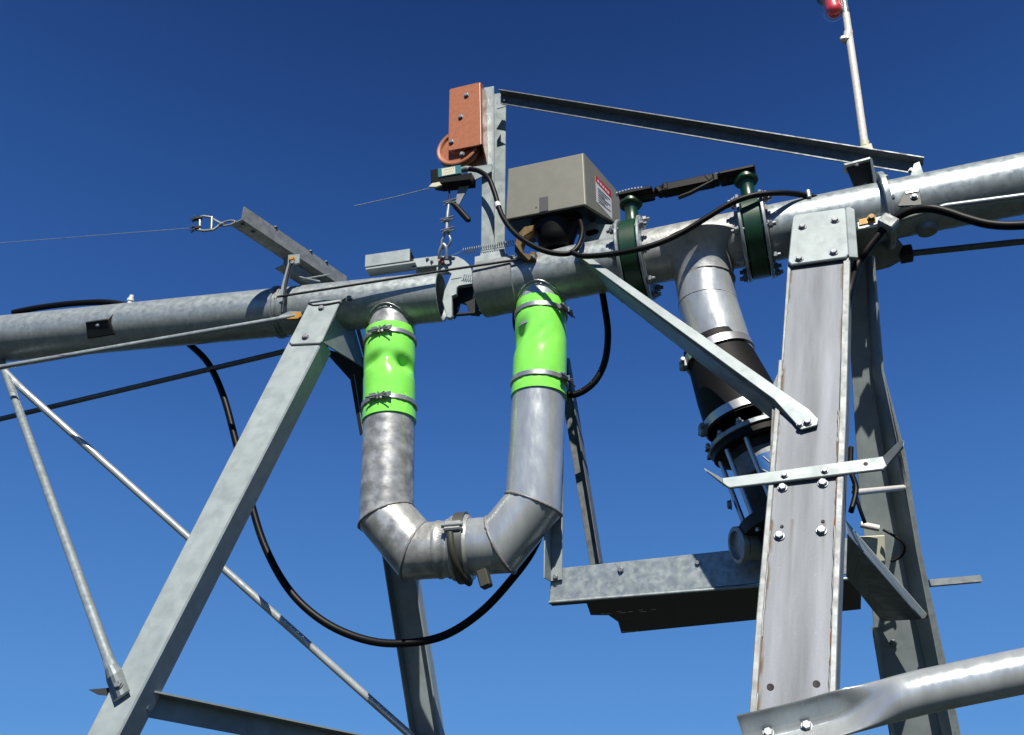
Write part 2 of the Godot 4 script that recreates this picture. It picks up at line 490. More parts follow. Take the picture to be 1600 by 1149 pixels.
# ---------------------------------------------------------------- left span
func build_left_span():
	var t := thing("span_pipe", "long galvanised water pipe on the left, ending open at the hook plate", "pipe", Vector3(-1.0339, 3.14, 0.1545))
	var p := Mb.new()
	p.lathe(J - DL * 6.0, DL, [Vector2(0, PIPE_R), Vector2(6.0, PIPE_R)], 56)
	p.lathe(J, DL, [Vector2(0, PIPE_R), Vector2(0.001, PIPE_R - 0.001), Vector2(0.001, PIPE_R - 0.006), Vector2(-0.5, PIPE_R - 0.006)], 56)
	put("pipe", p, M.galv, t)
	# flange pair where the tower carries the pipe
	var f := Mb.new()
	var c := Vector3(-0.7095, 3.14, 0.0997)
	f.lathe(c, DL, [Vector2(-0.014, PIPE_R), Vector2(-0.013, 0.089), Vector2(-0.011, 0.091), Vector2(-0.002, 0.091), Vector2(0, 0.089), Vector2(0, PIPE_R)], 48)
	put("flange", f, M.galv, t)
	f = Mb.new()
	f.bead(circle(Vector3(-0.6958, 3.14, 0.0974), DL, PIPE_R, 60), 0.004, 3)
	put("weld_bead", f, M.bead, t)
	# cable clip welded on the front
	var k := Mb.new()
	k.plate([Vector3(-1.3533, 3.1134, 0.3018), Vector3(-1.2716, 3.1176, 0.288), Vector3(-1.2613, 3.0763, 0.2538), Vector3(-1.3611, 3.0687, 0.2707)], -NL * 0.004)
	k.plate([Vector3(-1.2716, 3.1176, 0.288), Vector3(-1.2619, 3.1494, 0.2782), Vector3(-1.2593, 3.0916, 0.2484), Vector3(-1.2613, 3.0763, 0.2538)], -NL * 0.004 - DL * 0.003)
	k.plate([Vector3(-1.3533, 3.1134, 0.3018), Vector3(-1.3653, 3.1339, 0.2835), Vector3(-1.2878, 3.1386, 0.2704), Vector3(-1.2716, 3.1176, 0.288)], -UP * 0.004)
	var cl := put("cable_clip", k, M.dark_steel, t)
	cl.set_meta("label", "small dark steel clip on the pipe front")
	bolt(Vector3(-1.303, 3.0949, 0.2943), NL, 0.005, t)
	# white plug on top
	k = Mb.new()
	k.lathe(Vector3(-1.2881, 3.242, 0.1975), UP, [Vector2(-0.02, 0.009), Vector2(0.004, 0.009), Vector2(0.005, 0.0125), Vector2(0.014, 0.0125), Vector2(0.015, 0.008), Vector2(0.024, 0.0085), Vector2(0.03, 0.006), Vector2(0.031, 0.0)], 18)
	put("outlet_plug", k, M.white_plastic, t)
	# hook plate of the flexible joint
	var h := thing("joint_hook", "flat grey hook plate with rounded ear in the open pipe end", "hook plate", J)
	k = Mb.new()
	k.plate([Vector3(-0.2514, 3.3008, 0.0223), Vector3(-0.2204, 3.305, 0.0171), Vector3(-0.1917, 3.3067, 0.0122), Vector3(-0.1431, 3.306, 0.004), Vector3(-0.1076, 3.2977, -0.002), Vector3(-0.0853, 3.2805, -0.0058), Vector3(-0.0673, 3.2587, -0.0088), Vector3(-0.057, 3.2329, -0.0106), Vector3(-0.053, 3.199, -0.0112), Vector3(-0.0548, 3.1802, -0.0109), Vector3(-0.0997, 3.1765, -0.0033), Vector3(-0.1063, 3.1696, -0.0022), Vector3(-0.1073, 3.1445, -0.0021), Vector3(-0.1221, 3.1387, 0.0004), Vector3(-0.1184, 3.0616, -0.0002), Vector3(-0.1235, 3.0548, 0.0007), Vector3(-0.1363, 3.0586, 0.0028), Vector3(-0.1536, 3.1222, 0.0058), Vector3(-0.1488, 3.1643, 0.0049), Vector3(-0.1272, 3.2283, 0.0013), Vector3(-0.1384, 3.2374, 0.0032), Vector3(-0.2482, 3.2426, 0.0218)], -NL * 0.016, 0.002)
	put("plate", k, M.galv_frame, h)
	k = Mb.new()
	k.plate([Vector3(-0.272, 3.3033, 0.0298), Vector3(-0.1612, 3.3056, 0.0111), Vector3(-0.1597, 3.2659, 0.0108), Vector3(-0.2697, 3.2634, 0.0294)], NL * -0.003, 0.001)
	k.plate([Vector3(-0.2609, 3.2637, 0.0279), Vector3(-0.1772, 3.2641, 0.0138), Vector3(-0.1655, 3.2454, 0.0382), Vector3(-0.2483, 3.245, 0.0522)], UP * 0.004, 0.001)
	put("arm", k, M.galv_frame, h)
	k = Mb.new()
	k.lathe(Vector3(-0.1614, 3.2786, 0.0081), NL, [Vector2(0, 0.011), Vector2(0.012, 0.011), Vector2(0.013, 0.009), Vector2(0.013, 0.0)], 22)
	var pin := put("pin", k, mat(Color(0.72, 0.50, 0.44), 0.5, 0.5), h)
	pin.set_meta("label", "copper coloured round pin head")
	for q in [Vector3(-0.2094, 3.2956, 0.0192), Vector3(-0.1934, 3.2831, 0.0165)]: nut(q, NL, 0.0055, h)
	# square tube on the arm
	k = Mb.new()
	var a := Vector3(-0.411, 3.2856, 0.0695); var e := Vector3(-0.2554, 3.2931, 0.0432)
	k.extrude(PackedVector2Array([Vector2(-0.024, -0.024), Vector2(0.024, -0.024), Vector2(0.024, 0.024), Vector2(-0.024, 0.024)]), a, e - (e - a).normalized() * 0.002, UP)
	var tu := lone("square_tube", k, M.galv_frame, "short square steel tube lying on the arm above the left pipe", "tube")
	k = Mb.new()
	k.extrude(rect(-0.019, -0.019, 0.019, 0.019), e - (e - a).normalized() * 0.0015, e + (e - a).normalized() * 0.0004, UP)
	put("bore", k, M.black, tu)
	k = Mb.new()
	k.extrude(rect(-0.024, -0.036, 0.02, -0.030), a + (e - a) * 0.02, e + (e - a) * 0.1, UP)
	put("support_bar", k, M.galv_frame, tu)

# ---------------------------------------------------------------- right span with valves and tee
func wafer_valve(x: float, label: String, stem: float) -> Node3D:
	var c := Vector3(x, 3.14, 0)
	var t := thing("butterfly_valve", label, "valve", c, "green butterfly valves beside the pipe tee")
	var b := Mb.new()
	b.lathe(c, Vector3.RIGHT, [Vector2(-0.027, 0.08), Vector2(-0.027, 0.122), Vector2(-0.023, 0.127), Vector2(0.023, 0.127), Vector2(0.027, 0.122), Vector2(0.027, 0.08)], 48)
	put("body", b, M.valve, t)
	b = Mb.new()
	b.lathe(c + UP * 0.105, UP, [Vector2(0, 0.036), Vector2(0.02, 0.028), Vector2(0.032, 0.021), Vector2(stem - 0.012, 0.021), Vector2(stem, 0.030)], 28, true)
	put("neck", b, M.valve, t)
	b = Mb.new()
	b.lathe(c + UP * (0.105 + stem), UP, [Vector2(-0.014, 0.0), Vector2(-0.014, 0.032), Vector2(-0.010, 0.037), Vector2(0.002, 0.037), Vector2(0.005, 0.034), Vector2(0.007, 0.0)], 28)
	put("top_plate", b, M.valve, t)
	# the two pipe flanges clamp the wafer body
	for s in [-1.0, 1.0]:
		b = Mb.new()
		b.lathe(c + Vector3.RIGHT * s * 0.028, Vector3.RIGHT * s, [Vector2(0, 0.08), Vector2(0, 0.130), Vector2(0.002, 0.133), Vector2(0.008, 0.133), Vector2(0.010, 0.130), Vector2(0.010, PIPE_R)], 56)
		put("flange", b, M.galv, t)
	for i in 8:
		var a := TAU * (i + 0.5) / 8.0
		var o := Vector3(0, cos(a), sin(a)) * 0.119
		b = Mb.new()
		b.tube([c + o - Vector3.RIGHT * 0.06, c + o + Vector3.RIGHT * 0.06], 0.0062, 8)
		put("stud", b, M.zinc, t)
		nut(c + o + Vector3.RIGHT * 0.041, Vector3.RIGHT, 0.0115, t, a)
		nut(c + o - Vector3.RIGHT * 0.041, Vector3.LEFT, 0.0115, t, a)
	return t

func build_right_span():
	var xs := -0.014
	var t := thing("main_pipe", "galvanised pipe on the right carrying the post, gearbox and both valves", "pipe", Vector3(0.2, 3.14, 0))
	var X := Vector3.RIGHT
	var p := Mb.new()
	var o := Vector3(0, 3.14, 0)
	var v1 := Vector3(0.494, 3.14, 0).x; var v2 := Vector3(0.8548, 3.14, 0).x
	p.lathe(o + X * 0.1, X, [Vector2(0, PIPE_R), Vector2(v1 - 0.14, PIPE_R)], 56)
	put("pipe", p, M.galv, t)
	p = Mb.new()
	p.lathe(o + X * xs, X, [Vector2(0.13, PIPE_R), Vector2(0.127, 0.091), Vector2(0.003, 0.093), Vector2(0, 0.091), Vector2(0, 0.078), Vector2(0.12, 0.078)], 56)
	put("sleeve", p, M.galv_dull, t)
	p = Mb.new()
	p.lathe(o, X, [Vector2(v2 + 0.02, PIPE_R), Vector2(v2 + 4.0, PIPE_R)], 56)
	put("pipe", p, M.galv, t)
	p = Mb.new()
	p.bead(circle(o + X * (v2 + 0.043), X, PIPE_R, 60), 0.0035, 5)
	put("weld_bead", p, M.bead, t)
	p = Mb.new()
	p.bead(circle(o + X * (v1 - 0.043), X, PIPE_R, 60), 0.0035, 6)
	put("weld_bead", p, M.bead, t)
	# receiver fork of the flexible joint, dark colour standing in for shade between the pipes
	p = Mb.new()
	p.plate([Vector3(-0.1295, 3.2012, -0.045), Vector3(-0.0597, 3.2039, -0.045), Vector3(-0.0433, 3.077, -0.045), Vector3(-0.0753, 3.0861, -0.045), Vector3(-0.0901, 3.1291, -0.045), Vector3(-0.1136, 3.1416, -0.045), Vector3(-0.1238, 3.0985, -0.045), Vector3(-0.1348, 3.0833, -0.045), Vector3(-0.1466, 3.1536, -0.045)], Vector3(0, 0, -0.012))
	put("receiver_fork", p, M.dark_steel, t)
	p = Mb.new()
	p.tube([Vector3(-0.1124, 3.0825, -0.03), Vector3(-0.0105, 3.0714, -0.03)], 0.006, 10)
	put("safety_rod", p, M.dark_steel, t)
	# flange, cable lugs and outlet of the far part of the pipe
	p = Mb.new()
	var fx := Vector3(1.2237, 3.14, 0).x
	p.lathe(o + X * fx, X, [Vector2(-0.016, PIPE_R), Vector2(-0.016, 0.110), Vector2(-0.014, 0.112), Vector2(-0.002, 0.112), Vector2(0, 0.110), Vector2(0, PIPE_R)], 48)
	put("flange", p, M.galv, t)
	for i in 8:
		var a := TAU * (i + 0.35) / 8.0
		bolt(o + X * fx + Vector3(0, cos(a), sin(a)) * 0.1, X, 0.008, t, a)
	p = Mb.new()
	p.lathe(Vector3(1.3079, 3.0927, 0), -UP, [Vector2(0, 0.026), Vector2(0.05, 0.026), Vector2(0.052, 0.022), Vector2(0.052, 0.0)], 24)
	put("outlet_nipple", p, M.galv_dull, t)
	# tee between the valves
	var e := thing("pipe_tee", "bare metal tee between the two green valves with its branch pointing down", "pipe fitting", Vector3(0.6752, 3.14, 0))
	p = Mb.new()
	var j := Vector3(0.6925, 3.14, 0)
	p.lathe(o, X, [Vector2(v1 + 0.03, PIPE_R + 0.001), Vector2(v2 - 0.03, PIPE_R + 0.001)], 48)
	put("run", p, M.cast_alu, e)
	p = Mb.new()
	var b0 := Vector3(0.6967, 3.0332, 0); var b1 := Vector3(0.6938, 2.9353, 0); var b2 := Vector3(0.7009, 2.8817, 0); var b3 := Vector3(0.7164, 2.7775, 0)
	# saddle that blends the run into the branch
	var prof := []
	for i in 15:
		var q := i / 14.0
		prof.append(Vector2(0.02 + 0.115 * q, PIPE_R + 0.055 * pow(1.0 - q, 2.4)))
	p.lathe(Vector3(j.x, 3.14, 0), b1 - Vector3(j.x, 3.14, 0), prof, 48, true)
	put("saddle", p, M.cast_alu, e)
	p = Mb.new()
	p.mitre([Vector3(j.x, 3.14, 0), b1, b2, b3 + (b3 - b2) * 0.6], PIPE_R, 48)
	put("branch", p, M.alu, e)
	p = Mb.new()
	p.bead(circle(b0 + (b1 - b0) * 0.2, b1 - b0, PIPE_R, 60), 0.0022, 7)
	put("weld_bead", p, M.bead, e)
	p = Mb.new()
	p.bead(circle(b1, b1 - b0, PIPE_R, 60), 0.0014, 8)
	put("weld_bead", p, M.bead, e)
	var w1 := wafer_valve(v1, "green butterfly valve left of the tee, next to the grey gearbox", 0.118)
	var w2 := wafer_valve(v2, "green butterfly valve right of the tee, next to the bolted gusset plate", 0.113)
	# locking lever across the valve tops
	var l := thing("valve_lever", "black lever linkage joining the tops of the two green valves", "lever", Vector3(v1, 3.32, 0))
	var y1 := 3.14 + 0.105 + 0.118 + 0.012; var y2 := 3.14 + 0.105 + 0.113 + 0.012
	var A := Vector3(v1, y1, 0.01); var B := Vector3(v2, y2, 0.01)
	p = Mb.new()
	p.tube([A + (B - A) * 0.05, A + (B - A) * 0.3], 0.0135, 12)
	put("rod", p, M.black, l)
	p = Mb.new()
	p.tube([A + (B - A) * 0.72, A + (B - A) * 0.95], 0.0125, 12)
	put("rod", p, M.black, l)
	for q in [0.27, 0.33, 0.70, 0.76, 0.84]:
		p = Mb.new()
		p.box(A + (B - A) * q + Vector3(0, 0.004 * sin(q * 40.0), 0.004), Vector3(0.022, 0.034, 0.036), Basis(Vector3.BACK, 0.2 + sin(q * 30.0) * 0.3), 0.006)
		put("knuckle", p, M.black, l)
	p = Mb.new()
	var mid := A + (B - A) * 0.52
	var ax := (B - A).normalized()
	p.box(mid, Vector3(0.165, 0.036, 0.04), Basis(ax, UP, ax.cross(UP)), 0.006)
	put("actuator", p, M.black, l)
	p = Mb.new()
	p.tube([Vector3(0.6481, 3.3189, 0.03), Vector3(0.6846, 3.3266, 0.03), Vector3(0.7862, 3.372, 0.02)], 0.007, 8)
	put("handle", p, M.black, l)
	for q in [[A, 0.0], [B, 0.0]]:
		p = Mb.new()
		var s := 1.0 if q[0] == A else -1.0
		p.box(q[0] + ax * s * 0.022 + UP * 0.0, Vector3(0.11, 0.015, 0.066), Basis(ax, UP, ax.cross(UP)), 0.004)
		put("quadrant", p, M.black, l)
	# notched teeth of the left quadrant, and the screws on top
	for i in 9:
		p = Mb.new()
		p.box(A + Vector3(-0.036 + 0.010 * i, 0.011, 0.024 + 0.004 * sin(i * 0.4)), Vector3(0.006, 0.007, 0.006), Basis(), 0.001)
		put("tooth", p, M.zinc, l)
	for q in [A + ax * -0.035, A + ax * 0.02, B - ax * 0.03, B + ax * 0.02, B - ax * 0.085, mid + ax * 0.11, mid - ax * 0.13]:
		bolt(q + UP * 0.012 + Vector3(0, 0, 0.008), (UP + Vector3(0, 0, 0.7)).normalized(), 0.0075, l)
	# truss rods of the right span
	var r := Mb.new()
	r.tube([Vector3(1.198, 3.0226, 0.105), Vector3(1.3415, 3.0351, 0.118), Vector3(1.5176, 3.0119, 0.13), Vector3(2.0965, 2.9763, 0.16)], 0.0075, 12)
	lone("truss_rod", r, M.galv, "thin bright rod running along the front of the right pipe", "rod")
	r = Mb.new()
	r.tube([Vector3(1.259, 3.0612, -0.12), Vector3(2.3004, 3.0773, -0.3)], 0.0095, 12)
	var rr := lone("truss_rod", r, M.strut_steel, "dark rod behind and below the right pipe at the right edge", "rod")
	r = Mb.new()
	r.box(Vector3(1.2607, 3.0608, -0.12), Vector3(0.035, 0.04, 0.04), Basis(), 0.003)
	put("end_block", r, M.dark_steel, rr)
	# yellow plated rod end at the flange
	var yl := thing("rod_lug", "welded lug with brassy bolt beside the bolted plate on the right", "lug", Vector3(1.1556, 3.037, 0.1))
	r = Mb.new()
	r.plate([Vector3(1.1238, 3.0517, 0.1), Vector3(1.2117, 3.0593, 0.1), Vector3(1.2108, 3.0379, 0.1), Vector3(1.1222, 3.024, 0.1)], Vector3(0, 0, -0.012), 0.002)
	put("lug_plate", r, M.galv, yl)
	r = Mb.new()
	r.plate([Vector3(1.1296, 3.0567, 0.103), Vector3(1.1726, 3.0586, 0.103), Vector3(1.1706, 3.0396, 0.103), Vector3(1.1279, 3.0376, 0.103)], Vector3(0, 0, -0.002), 0.0005)
	put("washer_plate", r, M.yellow, yl)
	fastener(bolt_mesh, "bolt", Vector3(1.1618, 3.0534, 0.105), Vector3(0, 0, 1), 0.009, yl, M.brass)
	r = Mb.new()
	r.plate([Vector3(1.1089, 3.023, 0.1), Vector3(1.1723, 3.022, 0.1), Vector3(1.1945, 3.1241, -0.05), Vector3(1.1266, 3.1252, -0.05)], UP * 0.006, 0.002)
	put("shelf", r, M.galv, yl)

# ---------------------------------------------------------------- left tower
func tapered(b: Mb, tl: Vector3, tr: Vector3, br: Vector3, bl: Vector3, dv: Vector3):
	b.plate([tl, tr, br, bl], dv, 0.003)

func build_left_tower():
	var t := thing("tower_frame", "pale steel A-frame on the left carrying the end of the span pipe", "tower frame", Vector3(-0.5, 1.0, 0.2))
	var b := Mb.new()
	var tl := Vector3(-0.5829, 2.9443, 0.2119); var tr := Vector3(-0.4673, 2.9415, 0.1932); var br := Vector3(-0.6615, 1.3779, 0.7017); var bl := Vector3(-0.7262, 1.3767, 0.713)
	b.plate([tl, tr, br, bl], -(NL * 0.95 + UP * 0.28).normalized() * 0.07 , 0.004)
	put("leg", b, M.galv_frame, t)
	b = Mb.new()
	# rear leg: a channel open to the viewer
	var a0 := Vector3(-0.507, 2.9477, -0.067); var a1 := Vector3(-0.4051, 2.9397, -0.0867); var c1 := Vector3(-0.2522, 1.3288, -0.6027); var c0 := Vector3(-0.344, 1.3273, -0.5876)
	var bk := (-NL + UP * 0.3).normalized()
	b.plate([a0 + bk * 0.05, a1 + bk * 0.05, c1 + bk * 0.05, c0 + bk * 0.05], bk * 0.004, 0.001)
	var sx := (a1 - a0).normalized() * 0.004
	b.plate([a0, c0, c0 + bk * 0.05, a0 + bk * 0.05], sx, 0.001)
	b.plate([a1, c1, c1 + bk * 0.05, a1 + bk * 0.05], -sx, 0.001)
	put("leg", b, M.galv_frame, t)
	# bent gusset: a front plate, two side plates and the rear plate
	b = Mb.new()
	b.plate([Vector3(-0.5578, 3.1222, 0.1609), Vector3(-0.4498, 3.1076, 0.1471), Vector3(-0.4644, 2.9226, 0.2059), Vector3(-0.4706, 2.9152, 0.2092), Vector3(-0.5632, 2.9206, 0.2232), Vector3(-0.5753, 2.933, 0.2214)], -(NL + UP * 0.3) * 0.005, 0.002)
	var g := put("gusset_plate", b, M.galv_frame, t)
	g.set_meta("label", "front face of the bent gusset with two bolts")
	var s0 := Vector3(-0.4535, 3.1074, 0.1446); var s1 := Vector3(-0.466, 2.9221, 0.2031)
	var r0 := Vector3(-0.4614, 2.9612, -0.0707); var r1 := Vector3(-0.5023, 3.1986, 0.0403)
	b = Mb.new()
	b.plate([s0, s1, r0, r1], -DL * 0.005, 0.001)
	put("gusset_side", b, M.galv_frame, t)
	b = Mb.new()
	b.plate([s0 + DL * 0.004, r1 + DL * 0.004, r0 + DL * 0.004, r0 + DL * 0.016, r1 + DL * 0.016 + UP * 0.01, s0 + DL * 0.016 + UP * 0.01], -UP * 0.003, 0.001)
	put("gusset_flange", b, M.galv_dull, t)
	b = Mb.new()
	b.plate([Vector3(-0.6121, 3.0424, -0.0205), Vector3(-0.4523, 2.9968, -0.0614), Vector3(-0.4088, 2.8244, -0.1212), Vector3(-0.4977, 2.7454, -0.1302), Vector3(-0.5193, 2.9295, -0.0705)], bk * 0.005, 0.001)
	put("rear_gusset", b, M.dark_steel, t)
	bolt(Vector3(-0.5066, 3.0725, 0.1685), NL + UP * 0.3, 0.0085, t)
	bolt(Vector3(-0.5241, 2.9456, 0.21), NL + UP * 0.3, 0.0095, t)
	b = Mb.new()
	b.bead([Vector3(-0.5576, 3.1025, 0.169), Vector3(-0.5392, 3.091, 0.1694), Vector3(-0.493, 3.0878, 0.1626), Vector3(-0.4495, 3.0939, 0.1533)], 0.0028, 9)
	put("weld_bead", b, M.dark_steel, t)
	bolt(Vector3(-0.4278, 3.1162, 0.1332), NL, 0.009, t)
	# cross strut between the legs
	b = Mb.new()
	var p0 := Vector3(-0.6622, 1.8702, 0.4885); var p1 := Vector3(-0.3013, 1.7855, -0.4554)
	b.extrude(PackedVector2Array([Vector2(0, 0), Vector2(-0.055, 0), Vector2(-0.055, -0.004), Vector2(-0.004, -0.004), Vector2(-0.004, -0.05), Vector2(0, -0.05)]), p0, p1, UP)
	put("cross_strut", b, M.galv_frame, t)
	bolt(Vector3(-0.638, 1.8532, 0.4949), DL, 0.009, t); bolt(Vector3(-0.619, 1.8315, 0.4983), DL, 0.009, t)
	b = Mb.new()
	b.plate([Vector3(-0.7805, 1.876, 0.5173), Vector3(-0.6773, 1.8824, 0.498), Vector3(-0.6646, 1.8546, 0.5043), Vector3(-0.7502, 1.8637, 0.516)], -NL * 0.004, 0.0005)
	put("tab", b, M.dark_steel, t)
	# truss braces from the pipe to both legs
	var j := Vector3(-1.7133, 3.0123, 0.2693)
	var e := Vector3(-0.6428, 1.8616, 0.5641)
	b = Mb.new()
	var d := (e - j).normalized()
	b.tube([j - d * 0.05, e - d * 0.10], 0.0125, 16)
	# flattened end
	var w := d.cross(NL + UP * 0.3).normalized(); var nn := w.cross(d).normalized()
	var ringa := []
	for s in [[-0.10, 0.0125, 0.0125], [-0.075, 0.015, 0.0085], [-0.05, 0.0195, 0.004], [0.016, 0.0195, 0.0035]]:
		var rg := []
		for k in 16:
			var an := TAU * k / 16
			rg.append(e + d * s[0] + w * cos(an) * s[1] + nn * clampf(sin(an) * s[2] * 1.3, -s[2], s[2]))
		ringa.append(rg)
	for i in 3:
		for k in 16:
			var l := (k + 1) % 16
			var n0: Vector3 = (ringa[i][k] + ringa[i][l] - 2.0 * (e + d * 0.0)); n0 = (n0 - d * n0.dot(d)).normalized()
			b.quad(ringa[i][k], ringa[i][l], ringa[i + 1][l], ringa[i + 1][k], n0)
	for k in 16: b.tri(e + d * 0.016, ringa[3][k], ringa[3][(k + 1) % 16], d, d, d)
	var br1 := lone("brace_rod", b, M.galv, "dull tube brace from the left pipe down to the face of the pale front leg", "brace")
	br1.set_meta("group", "tube braces of the left tower")
	bolt(Vector3(-0.6474, 1.8737, 0.5665), NL + UP * 0.3, 0.0085, br1)
	b = Mb.new()
	b.tube(curve([Vector3(-1.691, 2.9915, 0.2777), Vector3(-1.6448, 2.9522, 0.2699), Vector3(-1.6016, 2.9148, 0.2606)], 4) + [Vector3(-0.4027, 1.8471, -0.4195), Vector3(-0.3595, 1.8073, -0.4389)], 0.0118, 16)
	var br2 := lone("brace_rod", b, M.alu, "shiny tube brace slanting from the left pipe to the rear leg", "brace")
	br2.set_meta("group", "tube braces of the left tower")
	# truss rods either side of the pipe
	b = Mb.new()
	b.tube([Vector3(-0.5882, 3.0501, 0.1857), Vector3(-0.9304, 3.0121, 0.2537), Vector3(-1.5636, 2.9297, 0.3961), Vector3(-2.6474, 2.7614, 0.63)], 0.0085, 12)
	var tr1 := lone("truss_rod", b, M.galv, "pale thin truss rod in front of the left pipe's underside", "rod")
	tr1.set_meta("group", "truss rods of the left span")
	b = Mb.new()
	b.plate([Vector3(-0.6598, 3.0487, 0.2008), Vector3(-0.6106, 3.0702, 0.1925), Vector3(-0.5709, 3.0635, 0.1858), Vector3(-0.5723, 3.0394, 0.186), Vector3(-0.6065, 3.0382, 0.1918)], -NL * 0.012, 0.001)
	put("end_lug", b, M.galv, tr1)
	b = Mb.new()
	b.plate([Vector3(-0.6177, 3.0546, 0.1968), Vector3(-0.5905, 3.0614, 0.1922), Vector3(-0.5688, 3.0603, 0.1885), Vector3(-0.5647, 3.0441, 0.1878), Vector3(-0.5766, 3.0357, 0.1898), Vector3(-0.6133, 3.0372, 0.196)], -NL * 0.003, 0.001)
	var yp := put("yellow_tab", b, M.yellow, tr1)
	yp.set_meta("label", "yellow plated tab on the rod end")
	b = Mb.new()
	b.tube([Vector3(-0.6875, 3.0511, -0.0054), Vector3(-0.7329, 3.0454, 0.0022), Vector3(-1.8418, 2.8995, 0.1288), Vector3(-3.1635, 2.7089, 0.3115)], 0.0095, 12)
	var tr2 := lone("truss_rod", b, M.strut_steel, "dark truss rod behind the left tower, below the pipe", "rod")
	tr2.set_meta("group", "truss rods of the left span")

# ---------------------------------------------------------------- right tower
func build_right_tower():
	var t := thing("tower_frame", "big weathered steel A-frame tower on the right with bolted channel legs", "tower frame", Vector3(1.0, 1.0, 0.2))
	var fn := Vector3(0, 0.35, 1).normalized()
	var b := Mb.new()
	# front leg: recessed web between two flanges
	var w0 := Vector3(0.9353, 2.9357, 0.1336); var w1 := Vector3(0.7166, 1.6917, 0.5691)
	var lx := (Vector3(0.882, 1.9392, 0.4824) - Vector3(0.7597, 1.9485, 0.4792)).normalized()
	var ly := (w1 - w0).normalized()
	lx = (lx - ly * lx.dot(ly)).normalized()
	b.uv0 = w0 - lx * 0.004; b.uvx = lx / 0.142; b.uvy = ly / 1.4
	b.plate([Vector3(0.9353, 2.9357, 0.1336), Vector3(1.0705, 2.9323, 0.1348), Vector3(0.8842, 1.939, 0.4825), Vector3(0.7996, 1.5055, 0.6342), Vector3(0.6846, 1.5032, 0.635), Vector3(0.7597, 1.9485, 0.4792), Vector3(0.8417, 2.517, 0.2802), Vector3(0.8738, 2.5896, 0.2548)], -fn * 0.006, 0.001)
	var leg := put("leg", b, M.leg_web, t)
	b = Mb.new()
	b.plate([Vector3(0.8636, 2.5879, 0.2617), Vector3(0.873, 2.5858, 0.2625), Vector3(0.8292, 2.327, 0.3531), Vector3(0.7607, 1.947, 0.486), Vector3(0.6853, 1.5035, 0.6413), Vector3(0.6748, 1.5033, 0.6413), Vector3(0.7485, 1.9479, 0.4857), Vector3(0.8185, 2.3287, 0.3525)], -fn * 0.08, 0.0015)
	put("flange", b, M.galv_dull, leg)
	b = Mb.new()
	b.plate([Vector3(1.0682, 2.9274, 0.1429), Vector3(1.0857, 2.9273, 0.1429), Vector3(0.9875, 2.4076, 0.3249), Vector3(0.8929, 1.937, 0.4896), Vector3(0.8107, 1.5061, 0.6404), Vector3(0.8008, 1.5059, 0.6404), Vector3(0.8816, 1.9379, 0.4893), Vector3(0.9732, 2.4102, 0.3239)], -fn * 0.08, 0.0015)
	put("flange", b, M.galv_dull, leg)
	b = Mb.new()
	b.plate([Vector3(0.9272, 2.9364, 0.1355), Vector3(0.936, 2.9337, 0.1365), Vector3(0.8745, 2.5881, 0.2574), Vector3(0.847, 2.4359, 0.3107), Vector3(0.8443, 2.4364, 0.3105)], -fn * 0.08, 0.001)
	put("edge", b, M.galv_dull, leg)
	# rough weld beads and rust stains along the flanges
	var wl := []; var wr := []
	for i in 60:
		var q := i / 59.0
		var rnd := sin(i * 12.9898) * 43758.5453
		rnd = rnd - floor(rnd)
		wl.append(Vector3(0.8677, 2.5594, 0.2717).lerp(Vector3(0.7181, 1.7012, 0.5721), q) + Vector3((rnd - 0.5) * 0.0018, 0, 0) - fn * 0.003)
		wr.append(Vector3(0.9719, 2.4105, 0.3238).lerp(Vector3(0.837, 1.6986, 0.573), q) + Vector3((rnd - 0.5) * 0.0022, 0, 0) - fn * 0.003)
	b = Mb.new()
	for q in [[wl, 0, 22, 31], [wl, 30, 46, 32], [wl, 52, 60, 33], [wr, 0, 8, 34], [wr, 24, 42, 35], [wr, 47, 60, 36]]:
		b = Mb.new()
		b.bead(q[0].slice(q[1], q[2]), 0.0023, q[3])
		put("weld_bead", b, M.bead, leg)
	for q in [[wl, 21, 31, 41], [wl, 45, 53, 42], [wr, 7, 25, 43], [wr, 41, 48, 44]]:
		b = Mb.new()
		b.bead(q[0].slice(q[1], q[2]), 0.0018, q[3])
		var ru := put("rust_streak", b, M.rust, leg)
		ru.set_meta("label", "orange rust along the weld seam")
	# bolts and bolt holes
	for q in [[Vector3(0.8287, 2.2233, 0.3841), 0.0085, 0.2], [Vector3(0.9095, 2.2233, 0.3841), 0.0088, 0.7], [Vector3(0.809, 2.1104, 0.4236), 0.009, 0.5], [Vector3(0.8903, 2.1128, 0.4227), 0.009, 0.1]]:
		bolt(q[0], fn, q[1], t, q[2])
	for q in [[Vector3(0.8165, 2.1317, 0.4161), 0.0035], [Vector3(0.896, 2.1342, 0.4152), 0.0035], [Vector3(0.7589, 1.8124, 0.5273), 0.0062], [Vector3(0.8368, 1.8143, 0.5267), 0.0062]]:
		b = Mb.new()
		b.lathe(q[0] , -fn, [Vector2(0.0004, q[1] * 1.05), Vector2(-0.0008, q[1]), Vector2(-0.0006, 0.0)], 20)
		put("bolt_hole", b, M.black, t)
	b = Mb.new()
	b.plate([Vector3(1.1224, 3.0912, -0.02), Vector3(1.2262, 3.1092, -0.05), Vector3(1.2563, 3.0777, -0.1), Vector3(1.2502, 3.0429, -0.12), Vector3(1.2103, 3.0317, -0.13), Vector3(1.1677, 3.028, -0.13), Vector3(1.1251, 3.0273, -0.1)], Vector3(0, 0.003, -0.005), 0.001)
	put("rear_gusset", b, M.galv_dull, t)
	# head plate with four bolts, folded back on its right side
	b = Mb.new()
